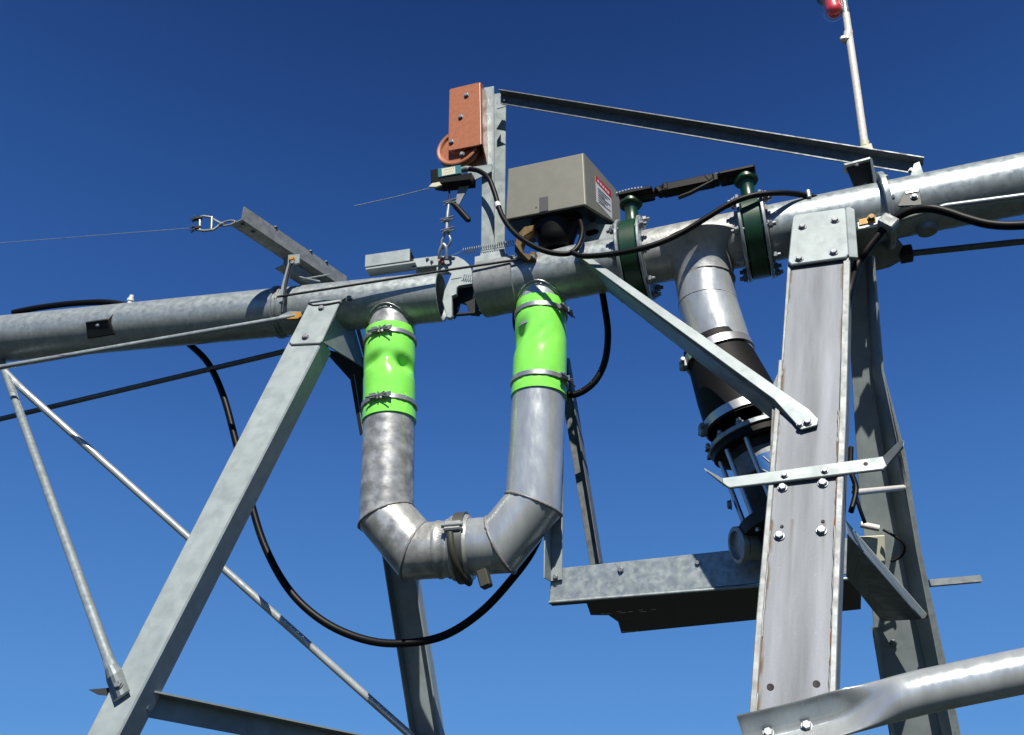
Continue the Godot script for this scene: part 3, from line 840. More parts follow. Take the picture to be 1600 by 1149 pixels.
	var h0 := Vector3(0.9661, 3.1308, 0.0813); var h1 := Vector3(1.1069, 3.1173, 0.086); var h2 := Vector3(1.0792, 2.9076, 0.1594); var h3 := Vector3(0.926, 2.9196, 0.1552)
	b.plate([h0.lerp(h1, 0.05), h0.lerp(h1, 0.97), h1.lerp(h2, 0.04), h1.lerp(h2, 0.94), h2.lerp(h3, 0.05), h2.lerp(h3, 0.94), h3.lerp(h0, 0.07), h3.lerp(h0, 0.95)], -fn * 0.007, 0.0025)
	var hp := put("head_plate", b, M.galv_frame, t)
	hp.set_meta("label", "smooth galvanised head plate with four bolts")
	for q in [[Vector3(0.9837, 3.0664, 0.1049), 0.2], [Vector3(1.0699, 3.0664, 0.1049), 0.6], [Vector3(0.9575, 2.9334, 0.1514), 0.4], [Vector3(1.0452, 2.9333, 0.1514), 0.0]]:
		bolt(q[0], fn, 0.0092, t, q[1])
	b = Mb.new()
	b.plate([h1, Vector3(1.1301, 3.1248, 0.0738), Vector3(1.1011, 2.9065, 0.1502), h2], -fn * 0.01, 0.001)
	put("plate_fold", b, M.galv_frame, t)
	b = Mb.new()
	b.plate([h0 + Vector3(0.02, -0.04, -0.02), h3 + Vector3(0.02, -0.02, -0.02), h3 + Vector3(0.03, -0.09, -0.10), h3 + Vector3(0.03, -0.09, -0.20), h0 + Vector3(0.03, -0.04, -0.24)], Vector3(0.006, 0, 0), 0.001)
	put("saddle_side", b, M.galv_dull, t)
	# rear leg: channel open towards the viewer
	var rn := Vector3(0, 0.35, -1).normalized()
	b = Mb.new()
	b.plate([Vector3(1.09, 3.0463, -0.0483), Vector3(1.1504, 3.0348, -0.0524), Vector3(1.1112, 2.7214, -0.162), Vector3(1.1011, 2.3814, -0.281), Vector3(1.105, 2.0958, -0.381), Vector3(1.1331, 1.438, -0.6112), Vector3(0.9885, 1.4349, -0.6123), Vector3(0.9944, 2.0711, -0.3896), Vector3(1.0185, 2.4284, -0.2646)], rn * 0.005, 0.001)
	var rl := put("leg", b, M.galv_frame, t)
	b = Mb.new()
	b.plate([Vector3(1.1435, 3.0349, -0.0502), Vector3(1.1045, 2.7215, -0.1599), Vector3(1.0945, 2.3815, -0.2789), Vector3(1.0985, 2.0958, -0.3789), Vector3(1.127, 1.438, -0.6091), Vector3(1.1349, 1.4423, -0.5409), Vector3(1.1273, 2.2365, -0.2629), Vector3(1.1306, 2.4596, -0.1848), Vector3(1.1241, 2.6904, -0.104), Vector3(1.1529, 2.9969, 0.0032)], Vector3(0.005, 0, 0), 0.001)
	put("flange", b, M.galv_frame, rl)
	b = Mb.new()
	b.plate([Vector3(1.1529, 2.9969, 0.0032), Vector3(1.161, 2.9953, 0.0027), Vector3(1.1305, 2.6894, -0.1044), Vector3(1.146, 2.474, -0.1797), Vector3(1.1396, 2.2354, -0.2633), Vector3(1.1483, 1.9636, -0.3584), Vector3(1.1579, 1.4427, -0.5407), Vector3(1.1349, 1.4423, -0.5409), Vector3(1.1273, 2.2365, -0.2629), Vector3(1.1306, 2.4596, -0.1848), Vector3(1.1241, 2.6904, -0.104)], rn * 0.012, 0.002)
	put("flange_lip", b, M.galv, rl)
	b = Mb.new()
	b.plate([Vector3(1.0037, 2.0696, -0.3849), Vector3(0.9975, 1.4354, -0.6068), Vector3(0.9841, 1.4387, -0.5474), Vector3(0.9897, 2.0603, -0.3298)], Vector3(-0.005, 0, 0), 0.001)
	put("flange", b, M.galv_frame, rl)
	for q in [Vector3(1.0347, 2.0268, -0.3999), Vector3(1.1168, 2.0252, -0.4004), Vector3(1.1205, 2.1807, -0.346), Vector3(1.1211, 2.1331, -0.3626)]:
		nut(q, -rn, 0.008, t)
	# slanting strut between the legs
	b = Mb.new()
	var q0 := Vector3(0.9431, 2.1591, 0.3165); var q1 := Vector3(0.939, 2.1187, 0.3624); var e0 := Vector3(1.1306, 2.0785, -0.3447); var e1 := Vector3(1.1084, 2.0695, -0.316)
	b.plate([q0, e0, e1, q1], Vector3(0, 0.004, -0.003), 0.001)
	put("cross_strut", b, M.galv_frame, t)
	b = Mb.new()
	b.plate([q1, e1, Vector3(1.0153, 2.0807, -0.3757), Vector3(0.9248, 2.0553, 0.268)], Vector3(0.002, 0.003, 0), 0.001)
	put("strut_web", b, M.strut_steel, t)
	# small conduit bits between the legs
	b = Mb.new()
	b.tube([Vector3(0.9736, 2.231, 0.2807), Vector3(1.1277, 2.397, -0.2226)], 0.0072, 12)
	put("tie_rod", b, M.white, t)
	b = Mb.new()
	b.tube(curve([Vector3(0.9857, 2.3452, 0.2513), Vector3(0.9745, 2.281, 0.2844), Vector3(0.9768, 2.2347, 0.29), Vector3(0.957, 2.1808, 0.3089)], 6), 0.006, 8)
	put("cable_tail", b, M.cable, t)
	b = Mb.new()
	b.tube(curve([Vector3(0.9732, 2.2434, 0.2869), Vector3(0.9755, 2.1982, 0.2922), Vector3(0.9815, 2.1606, 0.2842)], 6), 0.004, 8)
	put("cable_tail", b, M.cable, t)
	b = Mb.new()
	b.tube(curve([Vector3(1.0552, 2.2922, -0.2381), Vector3(1.0931, 2.2591, -0.2391), Vector3(1.0987, 2.2382, -0.2464), Vector3(1.087, 2.2229, -0.2623), Vector3(1.0598, 2.2126, -0.2659)], 6), 0.0035, 8)
	put("cable_tail", b, M.cable, t)
	b = Mb.new()
	b.tube([Vector3(1.0021, 2.3101, -0.2318), Vector3(1.0464, 2.2963, -0.2367)], 0.009, 12)
	put("conduit_elbow", b, M.white, t)
	b = Mb.new()
	b.plate([Vector3(0.9933, 2.2875, -0.2609), Vector3(1.0592, 2.2847, -0.2619), Vector3(1.0488, 2.2186, -0.2851), Vector3(0.9975, 2.2196, -0.2847)], Vector3(0, 0, -0.03), 0.003)
	var jb := put("junction_box", b, M.label_cream, t)
	jb.set_meta("label", "small pale junction box between the legs")
	b = Mb.new()
	b.extrude(rect(-0.009, -0.0085, 0.009, 0.0085), Vector3(1.1491, 2.1663, -0.3457), Vector3(1.2797, 2.1765, -0.3845), UP)
	put("step_bar", b, M.galv_dull, t)
	# bent hook bar bolted across the front leg
	var k := thing("hook_bar", "flat bar with bent ends bolted across the big right-hand leg", "bar", Vector3(0.8742, 2.2504, 0.3841))
	b = Mb.new()
	var o := 0.006
	b.plate([Vector3(0.7067, 2.2621, 0.3821), Vector3(1.0352, 2.2694, 0.3796), Vector3(1.0376, 2.2447, 0.3882), Vector3(1.0289, 2.238, 0.3906), Vector3(0.7211, 2.2352, 0.3915), Vector3(0.7083, 2.2452, 0.388)], -fn * 0.006, 0.0015)
	put("bar", b, M.galv_frame, k)
	b = Mb.new()
	b.plate([Vector3(0.7067, 2.2621, 0.3821), Vector3(0.7083, 2.2452, 0.388), Vector3(0.7211, 2.2352, 0.3915), Vector3(0.6812, 2.2637, 0.4335), Vector3(0.6762, 2.2719, 0.4306)], -fn * 0.006, 0.0015)
	put("bent_end", b, M.galv_frame, k)
	b = Mb.new()
	b.plate([Vector3(1.0352, 2.2694, 0.3796), Vector3(1.069, 2.2827, 0.4268), Vector3(1.0756, 2.28, 0.4278), Vector3(1.0714, 2.2661, 0.4326), Vector3(1.0376, 2.2447, 0.3882)], fn * -0.007, 0.0015)
	put("bent_end", b, M.galv_dull, k)
	for q in [Vector3(0.8366, 2.2496, 0.3875), Vector3(0.9177, 2.2492, 0.3877)]: bolt(q, fn, 0.0062, k)
	b = Mb.new()
	b.lathe(Vector3(0.999, 2.2551, 0.3851), -fn, [Vector2(-0.0006, 0.0045), Vector2(-0.0006, 0.0)], 16)
	put("bolt_hole", b, M.black, k)
	# flattened tube crossing the bottom right corner
	var tb := Mb.new()
	var axis := curve([Vector3(0.7077, 1.7242, 0.5852), Vector3(0.8008, 1.7416, 0.5813), Vector3(0.8843, 1.7604, 0.581), Vector3(0.9767, 1.7835, 0.5793), Vector3(1.0758, 1.8014, 0.573), Vector3(1.4748, 1.8666, 0.5502)], 10)
	var d0: Vector3 = (axis[-1] - axis[0]).normalized()
	var up2 := (fn - d0 * fn.dot(d0)).normalized()
	var dn := d0.cross(up2).normalized()
	if dn.y > 0.0: dn = -dn
	var rings := []
	var cnt := 28
	for i in axis.size():
		var q := clampf((float(i) - 17.0) / 13.0, 0.0, 1.0)
		q = q * q * (3.0 - 2.0 * q)
		var rg := []
		for s in cnt:
			var an := TAU * s / cnt
			var ci := Vector2(cos(an), sin(an)) * 0.0335
			# folded end: a shallow V of two flanks, upper one leaning back
			var ff: float = cos(an)
			var flat := Vector2(ff * 0.033, 0.0)
			flat.y = -0.026 + ((ff - 0.25) * 0.062 if ff > 0.25 else (0.25 - ff) * 0.022) + clampf(sin(an) * 4.0, -1.0, 1.0) * 0.0035
			var m := flat.lerp(ci, q)
			rg.append(axis[i] - dn * m.x + up2 * m.y)
		rings.append(rg)
	for i in axis.size() - 1:
		for s in cnt:
			var l := (s + 1) % cnt
			var nm := []
			for z in [[i, s], [i, l], [i + 1, l], [i + 1, s]]:
				var f0: Vector3 = rings[z[0]][(z[1] + 1) % cnt] - rings[z[0]][(z[1] + cnt - 1) % cnt]
				var g0: Vector3 = rings[min(z[0] + 1, axis.size() - 1)][z[1]] - rings[max(z[0] - 1, 0)][z[1]]
				var n0 := f0.cross(g0).normalized()
				var an: float = TAU * z[1] / cnt
				var qq := clampf((float(z[0]) - 17.0) / 13.0, 0.0, 1.0)
				var outw: Vector3 = -dn * cos(an) * qq + up2 * (sin(an) + 0.001)
				if n0.dot(outw) < 0.0: n0 = -n0
				nm.append(n0)
			tb.quad4(rings[i][s], rings[i][l], rings[i + 1][l], rings[i + 1][s], nm[0], nm[1], nm[2], nm[3])
	var ft := lone("flattened_tube", tb, M.alu, "shiny steel tube with flattened end at the bottom right corner", "tube")
	bolt(Vector3(0.7482, 1.7345, 0.5668), fn, 0.008, ft); bolt(Vector3(0.8115, 1.7438, 0.5635), fn, 0.008, ft)
	# diagonal angle brace from the pipe down to the front leg
	b = Mb.new()
	var a0 := Vector3(0.3309, 3.1315, 0.1); var a1 := Vector3(0.3668, 3.123, 0.1); var z0 := Vector3(0.8669, 2.3857, 0.3643); var z1 := Vector3(0.9229, 2.3896, 0.3354)
	b.plate([Vector3(0.3251, 3.14, 0.1), Vector3(0.3551, 3.1328, 0.1), Vector3(0.9108, 2.4184, 0.3274), Vector3(0.9255, 2.388, 0.338), Vector3(0.9205, 2.3726, 0.3434), Vector3(0.8859, 2.366, 0.3458), Vector3(0.871, 2.3978, 0.3346), Vector3(0.8396, 2.459, 0.3196)], Vector3(0, -0.001, -0.005), 0.001)
	var dg := lone("diagonal_brace", b, M.galv_frame, "angle-iron brace slanting from the pipe past the black rubber hose to the right leg", "brace")
	b = Mb.new()
	var l0 := Vector3(0.3259, 3.1377, 0.096); var l1 := Vector3(0.8393, 2.4594, 0.3152); var l2 := Vector3(0.8721, 2.3979, 0.3304)
	b.plate([l0, l1, l2, l2 + Vector3(-0.016, 0.0, -0.035), l1 + Vector3(-0.01, 0.004, -0.13), l0 + Vector3(0.01, 0.006, -0.15)], Vector3(0.0, 0.004, 0.0), 0.001)
	put("lower_leaf", b, M.galv_dull, dg)
	bolt(Vector3(0.9018, 2.3826, 0.341), fn, 0.0085, dg)
	bolt(Vector3(0.8849, 2.3783, 0.3425), fn, 0.006, dg)
	# long angle strut from the post top to the right tower
	b = Mb.new()
	var s0 := Vector3(0.036, 3.9294, 0.02); var s1 := Vector3(1.3207, 3.2243, 0.02)
	b.extrude(PackedVector2Array([Vector2(0, 0), Vector2(0, 0.041), Vector2(-0.032, 0.041), Vector2(-0.032, 0.0375), Vector2(-0.004, 0.0375), Vector2(-0.004, 0.0)]), s0, s1, UP)
	var ls := lone("top_strut", b, M.strut_steel, "long angle strut from the post top to the right tower against the sky", "strut")
	b = Mb.new()
	b.plate([Vector3(1.3109, 3.2488, 0.045), Vector3(1.3269, 3.2535, 0.045), Vector3(1.329, 3.1994, 0.045), Vector3(1.31, 3.1956, 0.045), Vector3(1.292, 3.2053, 0.045)], Vector3(0, 0, -0.03), 0.001)
	put("end_clip", b, M.galv_frame, ls)
	bolt(Vector3(1.304, 3.243, 0.026), Vector3(0, 0, 1), 0.006, ls)
	bolt(Vector3(0.0706, 3.9279, 0.026), Vector3(0, 0, 1), 0.006, ls)
	b = Mb.new()
	b.plate([Vector3(0.0474, 3.9034, 0.05), Vector3(0.062, 3.93, 0.05), Vector3(0.0622, 3.8922, 0.05), Vector3(0.0819, 3.8732, 0.05), Vector3(0.0476, 3.8721, 0.05)], Vector3(0, 0, -0.003), 0.0005)
	put("end_tab", b, M.galv_frame, ls)
	# clip and hanger that carry the strut on the pipe
	var cp := thing("strut_bracket", "dark bent bracket holding the long strut above the right tower", "bracket", Vector3(1.1666, 3.2337, 0.06))
	b = Mb.new()
	b.plate([Vector3(1.1305, 3.2744, 0.075), Vector3(1.1986, 3.2782, 0.075), Vector3(1.2017, 3.2064, 0.02), Vector3(1.1811, 3.188, 0.015), Vector3(1.1713, 3.2101, 0.02), Vector3(1.1506, 3.2112, 0.02)], Vector3(0, 0.002, -0.004), 0.001)
	put("face", b, M.dark_steel, cp)
	b = Mb.new()
	b.plate([Vector3(1.127, 3.2737, 0.08), Vector3(1.2003, 3.2782, 0.08), Vector3(1.199, 3.2715, 0.08), Vector3(1.1328, 3.2672, 0.08)], Vector3(0, 0, -0.04), 0.0005)
	b.plate([Vector3(1.1982, 3.2765, 0.08), Vector3(1.2039, 3.27, 0.08), Vector3(1.2043, 3.1881, 0.06), Vector3(1.1961, 3.1798, 0.05)], Vector3(0, 0, -0.04), 0.0005)
	put("edge", b, M.galv_frame, cp)
	for q in [Vector3(1.1612, 3.2614, 0.077), Vector3(1.1788, 3.2237, 0.03)]: bolt(q, Vector3(0, -0.3, 1), 0.004, cp)
	var hg := thing("pipe_strap", "bent strap on the right pipe under the strut end", "bracket", Vector3(1.2797, 3.1288, 0.08))
	b = Mb.new()
	b.plate([Vector3(1.2704, 3.1827, 0.055), Vector3(1.3101, 3.183, 0.055), Vector3(1.3016, 3.14, 0.078), Vector3(1.2644, 3.1413, 0.078)], Vector3(0, -0.004, -0.003), 0.001)
	b.plate([Vector3(1.2637, 3.1384, 0.082), Vector3(1.3008, 3.1371, 0.082), Vector3(1.2927, 3.0706, 0.094), Vector3(1.2341, 3.0819, 0.094)], Vector3(0, 0, -0.004), 0.001)
	put("strap", b, M.dark_steel, hg)
	b = Mb.new()
	b.plate([Vector3(1.2628, 3.1273, 0.088), Vector3(1.2967, 3.1268, 0.088), Vector3(1.2956, 3.1215, 0.088), Vector3(1.2633, 3.1216, 0.088)], Vector3(0, 0, -0.003), 0.0005)
	b.plate([Vector3(1.2859, 3.1448, 0.086), Vector3(1.2907, 3.1445, 0.086), Vector3(1.2875, 3.1287, 0.086), Vector3(1.2829, 3.13, 0.086)], Vector3(0, 0, -0.003), 0.0005)
	put("sunlit_strips", b, M.stainless, hg)  # bright strips added on the strap in place of its sunlit spots
	bolt(Vector3(1.2805, 3.1031, 0.09), Vector3(0, 0.3, 1), 0.008, hg)
	# hanging channel tray behind the right leg
	var ty := thing("channel_tray", "galvanised channel hanging level behind the right leg", "channel", Vector3(0.417, 2.1556, -0.1))
	var zt := -0.1
	b = Mb.new()
	b.plate([Vector3(0.1975, 2.2302, -0.1), Vector3(0.9661, 2.2409, -0.1), Vector3(0.9725, 2.149, -0.1), Vector3(0.1617, 2.1339, -0.1), Vector3(0.1668, 2.197, -0.1)], Vector3(0, 0, -0.005), 0.002)
	put("web", b, M.galv, ty)
	b = Mb.new()
	var y0 := Vector3(0.1617, 2.1339, -0.1).y
	var ya := Vector3(0.1617, 2.1339, -0.1); var yb := Vector3(0.271, 2.1352, -0.1); var yc := Vector3(0.9725, 2.149, -0.1)
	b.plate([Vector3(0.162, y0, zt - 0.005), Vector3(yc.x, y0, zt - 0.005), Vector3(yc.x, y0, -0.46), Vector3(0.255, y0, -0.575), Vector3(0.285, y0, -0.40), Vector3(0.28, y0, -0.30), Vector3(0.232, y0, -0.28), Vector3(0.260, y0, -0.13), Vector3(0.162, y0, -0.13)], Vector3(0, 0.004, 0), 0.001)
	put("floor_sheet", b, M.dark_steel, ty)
	b = Mb.new()
	b.tube([Vector3(ya.x, y0 + 0.004, zt), Vector3(yc.x, y0 + 0.004, zt)], 0.0045, 10)
	put("fold", b, M.galv, ty)
	# pale flecks laid under the sheet, white colour standing in for sunlit specks
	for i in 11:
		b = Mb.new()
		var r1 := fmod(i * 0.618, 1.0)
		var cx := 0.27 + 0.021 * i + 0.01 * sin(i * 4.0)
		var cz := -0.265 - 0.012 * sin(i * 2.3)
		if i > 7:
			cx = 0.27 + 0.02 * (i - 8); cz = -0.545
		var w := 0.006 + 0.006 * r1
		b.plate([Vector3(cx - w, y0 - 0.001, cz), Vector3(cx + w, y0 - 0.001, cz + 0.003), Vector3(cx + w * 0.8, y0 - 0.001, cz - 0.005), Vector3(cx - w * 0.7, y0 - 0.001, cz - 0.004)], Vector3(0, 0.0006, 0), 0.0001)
		put("sunlit_fleck", b, M.white_plastic, ty)
	bolt(Vector3(0.368, 2.2096, -0.099), Vector3(0, 0, 1), 0.0075, ty)
	bolt(Vector3(0.5759, 2.2102, -0.099), Vector3(0, 0, 1), 0.006, ty)
	# the two hangers of the tray
	b = Mb.new()
	var u0 := Vector3(0.2329, 2.7827, -0.06); var u1 := Vector3(0.1923, 2.2031, -0.09)
	b.plate([Vector3(0.1924, 2.7991, -0.08), Vector3(0.2293, 2.7929, -0.08), Vector3(0.2032, 2.1951, -0.09), Vector3(0.168, 2.1927, -0.09)], Vector3(0, 0, -0.004), 0.001)
	var hn := lone("tray_hanger", b, M.galv_frame, "upright angle-iron hanger at the left end of the channel", "hanger")
	b = Mb.new()
	b.plate([Vector3(0.1904, 2.7995, -0.08), Vector3(0.168, 2.1927, -0.09), Vector3(0.1714, 2.1864, -0.02), Vector3(0.1892, 2.728, -0.02)], Vector3(0.004, 0, 0), 0.0005)
	put("side_leaf", b, M.galv_frame, hn)
	bolt(Vector3(0.1855, 2.2032, -0.088), Vector3(0, 0, 1), 0.0062, hn)
	b = Mb.new()
	b.plate([Vector3(0.1644, 2.9663, -0.22), Vector3(0.2128, 2.9575, -0.22), Vector3(0.2856, 2.2725, -0.24), Vector3(0.2469, 2.2684, -0.24)], Vector3(0, 0, -0.004), 0.001)
	var h2n := lone("tray_hanger", b, M.strut_steel, "slanting dark hanger bar behind the right bypass pipe", "hanger")
	b = Mb.new()
	b.plate([Vector3(0.2103, 2.9585, -0.221), Vector3(0.2835, 2.2729, -0.241), Vector3(0.2838, 2.2624, -0.2), Vector3(0.2106, 2.9373, -0.18)], Vector3(0.003, 0, 0), 0.0005)
	put("side_leaf", b, M.strut_steel, h2n)

# ---------------------------------------------------------------- bypass pipe with green sleeves
func sleeve_mesh(a: Vector3, e: Vector3, f: Vector3, r0: float, r1: float, dents: Array) -> Mb:
	var b := Mb.new()
	var d := (e - a).normalized()
	var fr := (f - d * f.dot(d)).normalized()
	var rt := fr.cross(d).normalized()
	if rt.x < 0.0: rt = -rt
	var nu := 96; var nv := 60
	var g := []
	for i in nv + 1:
		var t := float(i) / nv
		var row := []
		for k in nu:
			var th := TAU * k / nu
			var r := lerpf(r0, r1, t) + 0.0015 * sin(t * 9.0 + th * 2.0) * sin(PI * t)
			for tc in [0.115, 0.861]:
				var pz: float = (t - tc) / 0.045
				r -= (0.0016 + 0.0010 * sin(th * 9.0 + tc * 30.0) + 0.0007 * sin(th * 23.0)) * exp(-pz * pz)
			for q in dents:
				var da: float = wrapf(th - q[0], -PI, PI) + (t - q[1]) * q[5]
				var dt: float = t - q[1]
				r -= q[2] * exp(-da * da / (q[3] * q[3]) - dt * dt / (q[4] * q[4]))
			row.append(a + (e - a) * t + (fr * cos(th) + rt * sin(th)) * r)
		g.append(row)
	for i in nv:
		for k in nu:
			var nm := []
			for z in [[i, k], [i, (k + 1) % nu], [i + 1, (k + 1) % nu], [i + 1, k]]:
				var du: Vector3 = g[z[0]][(z[1] + 1) % nu] - g[z[0]][(z[1] + nu - 1) % nu]
				var dv: Vector3 = g[mini(z[0] + 1, nv)][z[1]] - g[maxi(z[0] - 1, 0)][z[1]]
				var n := du.cross(dv).normalized()
				if n.dot(g[z[0]][z[1]] - (a + (e - a) * (float(z[0]) / nv))) < 0.0: n = -n
				nm.append(n)
			b.quad4(g[i][k], g[i][(k + 1) % nu], g[i + 1][(k + 1) % nu], g[i + 1][k], nm[0], nm[1], nm[2], nm[3])
	# wall thickness at both open ends
	b.lathe(a, d, [Vector2(0.0, r0), Vector2(0.0, r0 - 0.006)], nu)
	b.lathe(e, d, [Vector2(0.0, r1 - 0.006), Vector2(0.0, r1)], nu)
	return b

func clamp_band(p: Vector3, d: Vector3, r: float, dirn: Vector3, parent: Node3D, w := 0.017):
	var b := Mb.new()
	b.lathe(p, d, [Vector2(-w * 0.5, r - 0.002), Vector2(-w * 0.5, r + 0.0015), Vector2(-w * 0.5 + 0.0015, r + 0.003), Vector2(w * 0.5 - 0.0015, r + 0.003), Vector2(w * 0.5, r + 0.0015), Vector2(w * 0.5, r - 0.002)], 72)
	var band := put("clamp_band", b, M.stainless, parent)
	var o := (dirn - d * dirn.dot(d)).normalized()
	var s := d.cross(o).normalized()
	if s.x < 0.0: s = -s
	b = Mb.new()
	var bs := Basis(s, d, s.cross(d))
	b.box(p + o * (r + 0.008) - s * 0.014, Vector3(0.022, w * 1.15, 0.012), bs, 0.002)
	b.box(p + o * (r + 0.006) + s * 0.030, Vector3(0.03, w * 0.9, 0.004), bs, 0.001)
	b.box(p + o * (r + 0.010) + s * 0.006, Vector3(0.004, w * 1.1, 0.014), bs, 0.001)
	put("housing", b, M.zinc, band)
	b = Mb.new()
	var q := p + o * (r + 0.0125)
	b.tube([q - s * 0.036 + d * 0.002, q + s * 0.032], 0.0036, 8)
	b.tube([q + s * 0.004, q + s * 0.042 + d * 0.014 + o * 0.004], 0.0022, 6)
	b.tube([q - s * 0.004 + d * 0.006, q + s * 0.028 - d * 0.006 + o * 0.003], 0.002, 6)
	put("screw", b, M.zinc, band)

func build_bypass():
	var z := 0.02
	# left half
	var l0 := Vector3(-0.337, 3.1745, 0.0215); var l1 := Vector3(-0.3143, 2.7479, 0.0177); var l2 := Vector3(-0.2979, 2.3971, 0.0149); var l3 := Vector3(-0.2038, 2.2889, -0.001); var mid := Vector3(-0.0814, 2.2922, -0.0216); var r3 := Vector3(0.0492, 2.2887, -0.015); var r2 := Vector3(0.1465, 2.3934, -0.015); var r1 := Vector3(0.1689, 2.7397, -0.015); var r0 := Vector3(0.1856, 3.1234, -0.015)
	var R0 := 0.0800
	var t := thing("bypass_elbow", "scuffed grey left half of the U-shaped bypass pipe", "pipe", l2)
	var b := Mb.new()
	b.mitre([l1 + (l1 - l2) * 0.10, l2, l3, mid + (l3 - mid) * 0.12], R0, 56)
	put("pipe", b, M.alu_worn, t)
	b = Mb.new()
	# raised beads of the bypass end next to the coupling
	var dm := (mid - l3).normalized()
	b.lathe(l3 + dm * 0.062, dm, [Vector2(0, R0), Vector2(0.004, R0 + 0.0025), Vector2(0.012, R0 + 0.003), Vector2(0.018, R0), Vector2(0.030, R0), Vector2(0.034, R0 + 0.004), Vector2(0.044, R0 + 0.005), Vector2(0.050, R0 + 0.002)], 56, true)
	put("pipe_end", b, M.cast_alu, t)
	b = Mb.new()
	for q in [[l1, l2, l3, 61], [l2, l3, mid, 62]]:
		var n: Vector3 = ((q[1] - q[0]).normalized() + (q[2] - q[1]).normalized()).normalized()
		var dd: Vector3 = (q[1] - q[0]).normalized()
		var ring := []
		for p in circle(q[1], dd, R0, 70):
			ring.append(p + dd * ((q[1] - p).dot(n) / dd.dot(n)))
		b.bead(ring, 0.0042, q[3])
	put("weld_bead", b, M.bead, t)
	# right half
	var u := thing("bypass_elbow", "smooth shiny right half of the U-shaped bypass pipe", "pipe", r2)
	b = Mb.new()
	b.mitre([r1 + (r1 - r2) * 0.10, r2, r3, mid + (r3 - mid) * 0.05], R0, 56)
	var bp := put("pipe", b, M.alu, u)
	b = Mb.new()
	for q in [[r1, r2, r3, 63], [r2, r3, mid, 64]]:
		var n: Vector3 = ((q[1] - q[0]).normalized() + (q[2] - q[1]).normalized()).normalized()
		var dd: Vector3 = (q[1] - q[0]).normalized()
		var ring := []
		for p in circle(q[1], dd, R0, 70):
			ring.append(p + dd * ((q[1] - p).dot(n) / dd.dot(n)))
		b.bead(ring, 0.0048, q[3])
	put("weld_bead", b, M.bead, u)
	# ring coupling between the halves
	var c := thing("ring_coupling", "worn dark coupling clamped around the lowest run of the bypass pipe", "coupling", mid)
	b = Mb.new()
	var cm := mid + dm * 0.012
	b.lathe(cm, dm, [Vector2(-0.030, R0), Vector2(-0.028, R0 + 0.010), Vector2(-0.018, R0 + 0.014), Vector2(0.018, R0 + 0.014), Vector2(0.028, R0 + 0.010), Vector2(0.030, R0)], 56)
	put("ring", b, M.cast_alu, c)
	b = Mb.new()
	b.lathe(cm + dm * 0.004, dm, [Vector2(-0.016, R0 + 0.013), Vector2(-0.016, R0 + 0.021), Vector2(0.014, R0 + 0.021), Vector2(0.014, R0 + 0.013)], 56)
	put("band", b, mat(Color(0.42, 0.43, 0.415), 0.45, 0.6), c)
	b = Mb.new()
	var vw := Vector3(0.1, 0.35, 1).normalized()
	b.box(cm + vw * (R0 + 0.022), Vector3(0.05, 0.03, 0.02), Basis(dm, UP, dm.cross(UP)) * Basis(Vector3.RIGHT, -0.3), 0.004)
	b.tube([cm + vw * (R0 + 0.03) - dm * 0.03, cm + vw * (R0 + 0.03) + dm * 0.03], 0.007, 10)
	put("latch_hinge", b, M.galv_dull, c)
	b = Mb.new()
	var lv := []
	for i in 9:
		var a := lerpf(0.15, -1.55, i / 8.0)
		lv.append(cm + (Vector3(0, 0, 1) * cos(a) + UP * sin(a)) * (R0 + 0.022) + dm * (0.004 + 0.02 * i / 8.0))
	b.tube(lv, 0.0105, 10)
	b.box(Vector3(0.0203, 2.1837, 0.03), Vector3(0.03, 0.05, 0.03), Basis(Vector3.BACK, 0.3), 0.004)
	put("latch_lever", b, mat(Color(0.34, 0.34, 0.29), 0.5, 0.5), c)
	# stubs welded under both pipes
	var s := lone("outlet_stub", _stub(Vector3(-0.3312, 3.1534, 0.0206), Vector3(-0.3227, 2.9318, 0.0191), 0.0765, -0.015, DL), M.alu_worn, "short grey stub welded under the left pipe, above the left green sleeve", "pipe stub", "stubs feeding the bypass")
	var s2 := lone("outlet_stub", _stub(Vector3(0.188, 3.1376, -0.015), Vector3(0.1784, 2.9491, -0.015), 0.0755, -0.015, Vector3.RIGHT), M.alu, "short bright stub welded under the right pipe, above the right green sleeve", "pipe stub", "stubs feeding the bypass")
	# green sleeves
	var ga := Vector3(-0.3292, 3.0261, 0.0202); var gb := Vector3(-0.3113, 2.7037, 0.0172)
	var g := thing("rubber_sleeve", "bright green rubber sleeve with deep folds on the left arm of the bypass", "rubber sleeve", gb, "green sleeves of the bypass")
	put("sleeve", sleeve_mesh(ga, gb, NL, 0.0835, 0.0845, [[-0.50, 0.42, 0.017, 0.48, 0.075, 3.6], [0.98, 0.45, 0.030, 0.52, 0.075, -2.6], [0.2, 0.60, -0.004, 0.6, 0.12, 0.0], [2.6, 0.5, 0.012, 0.8, 0.2, 0.0]]), M.green, g)
	var gd := (gb - ga).normalized()
	clamp_band(ga.lerp(gb, 0.11), gd, 0.0845, NL - DL * 0.12, g)
	clamp_band(ga.lerp(gb, 0.845), gd, 0.085, NL - DL * 0.12, g)
	var ha := Vector3(0.1821, 3.0468, -0.015); var hb := Vector3(0.1686, 2.7248, -0.015)
	var h := thing("rubber_sleeve", "bright green rubber sleeve dented on its left side, on the right arm of the bypass", "rubber sleeve", hb, "green sleeves of the bypass")
	put("sleeve", sleeve_mesh(ha, hb, Vector3(0.1, 0, 1), 0.0805, 0.0845, [[-0.90, 0.40, 0.023, 0.46, 0.12, 2.6], [0.02, 0.47, 0.0035, 0.20, 0.14, 3.0], [0.45, 0.50, 0.002, 0.25, 0.1, 2.2], [2.8, 0.5, 0.012, 0.8, 0.2, 0.0]]), M.green, h)
	var hd := (hb - ha).normalized()
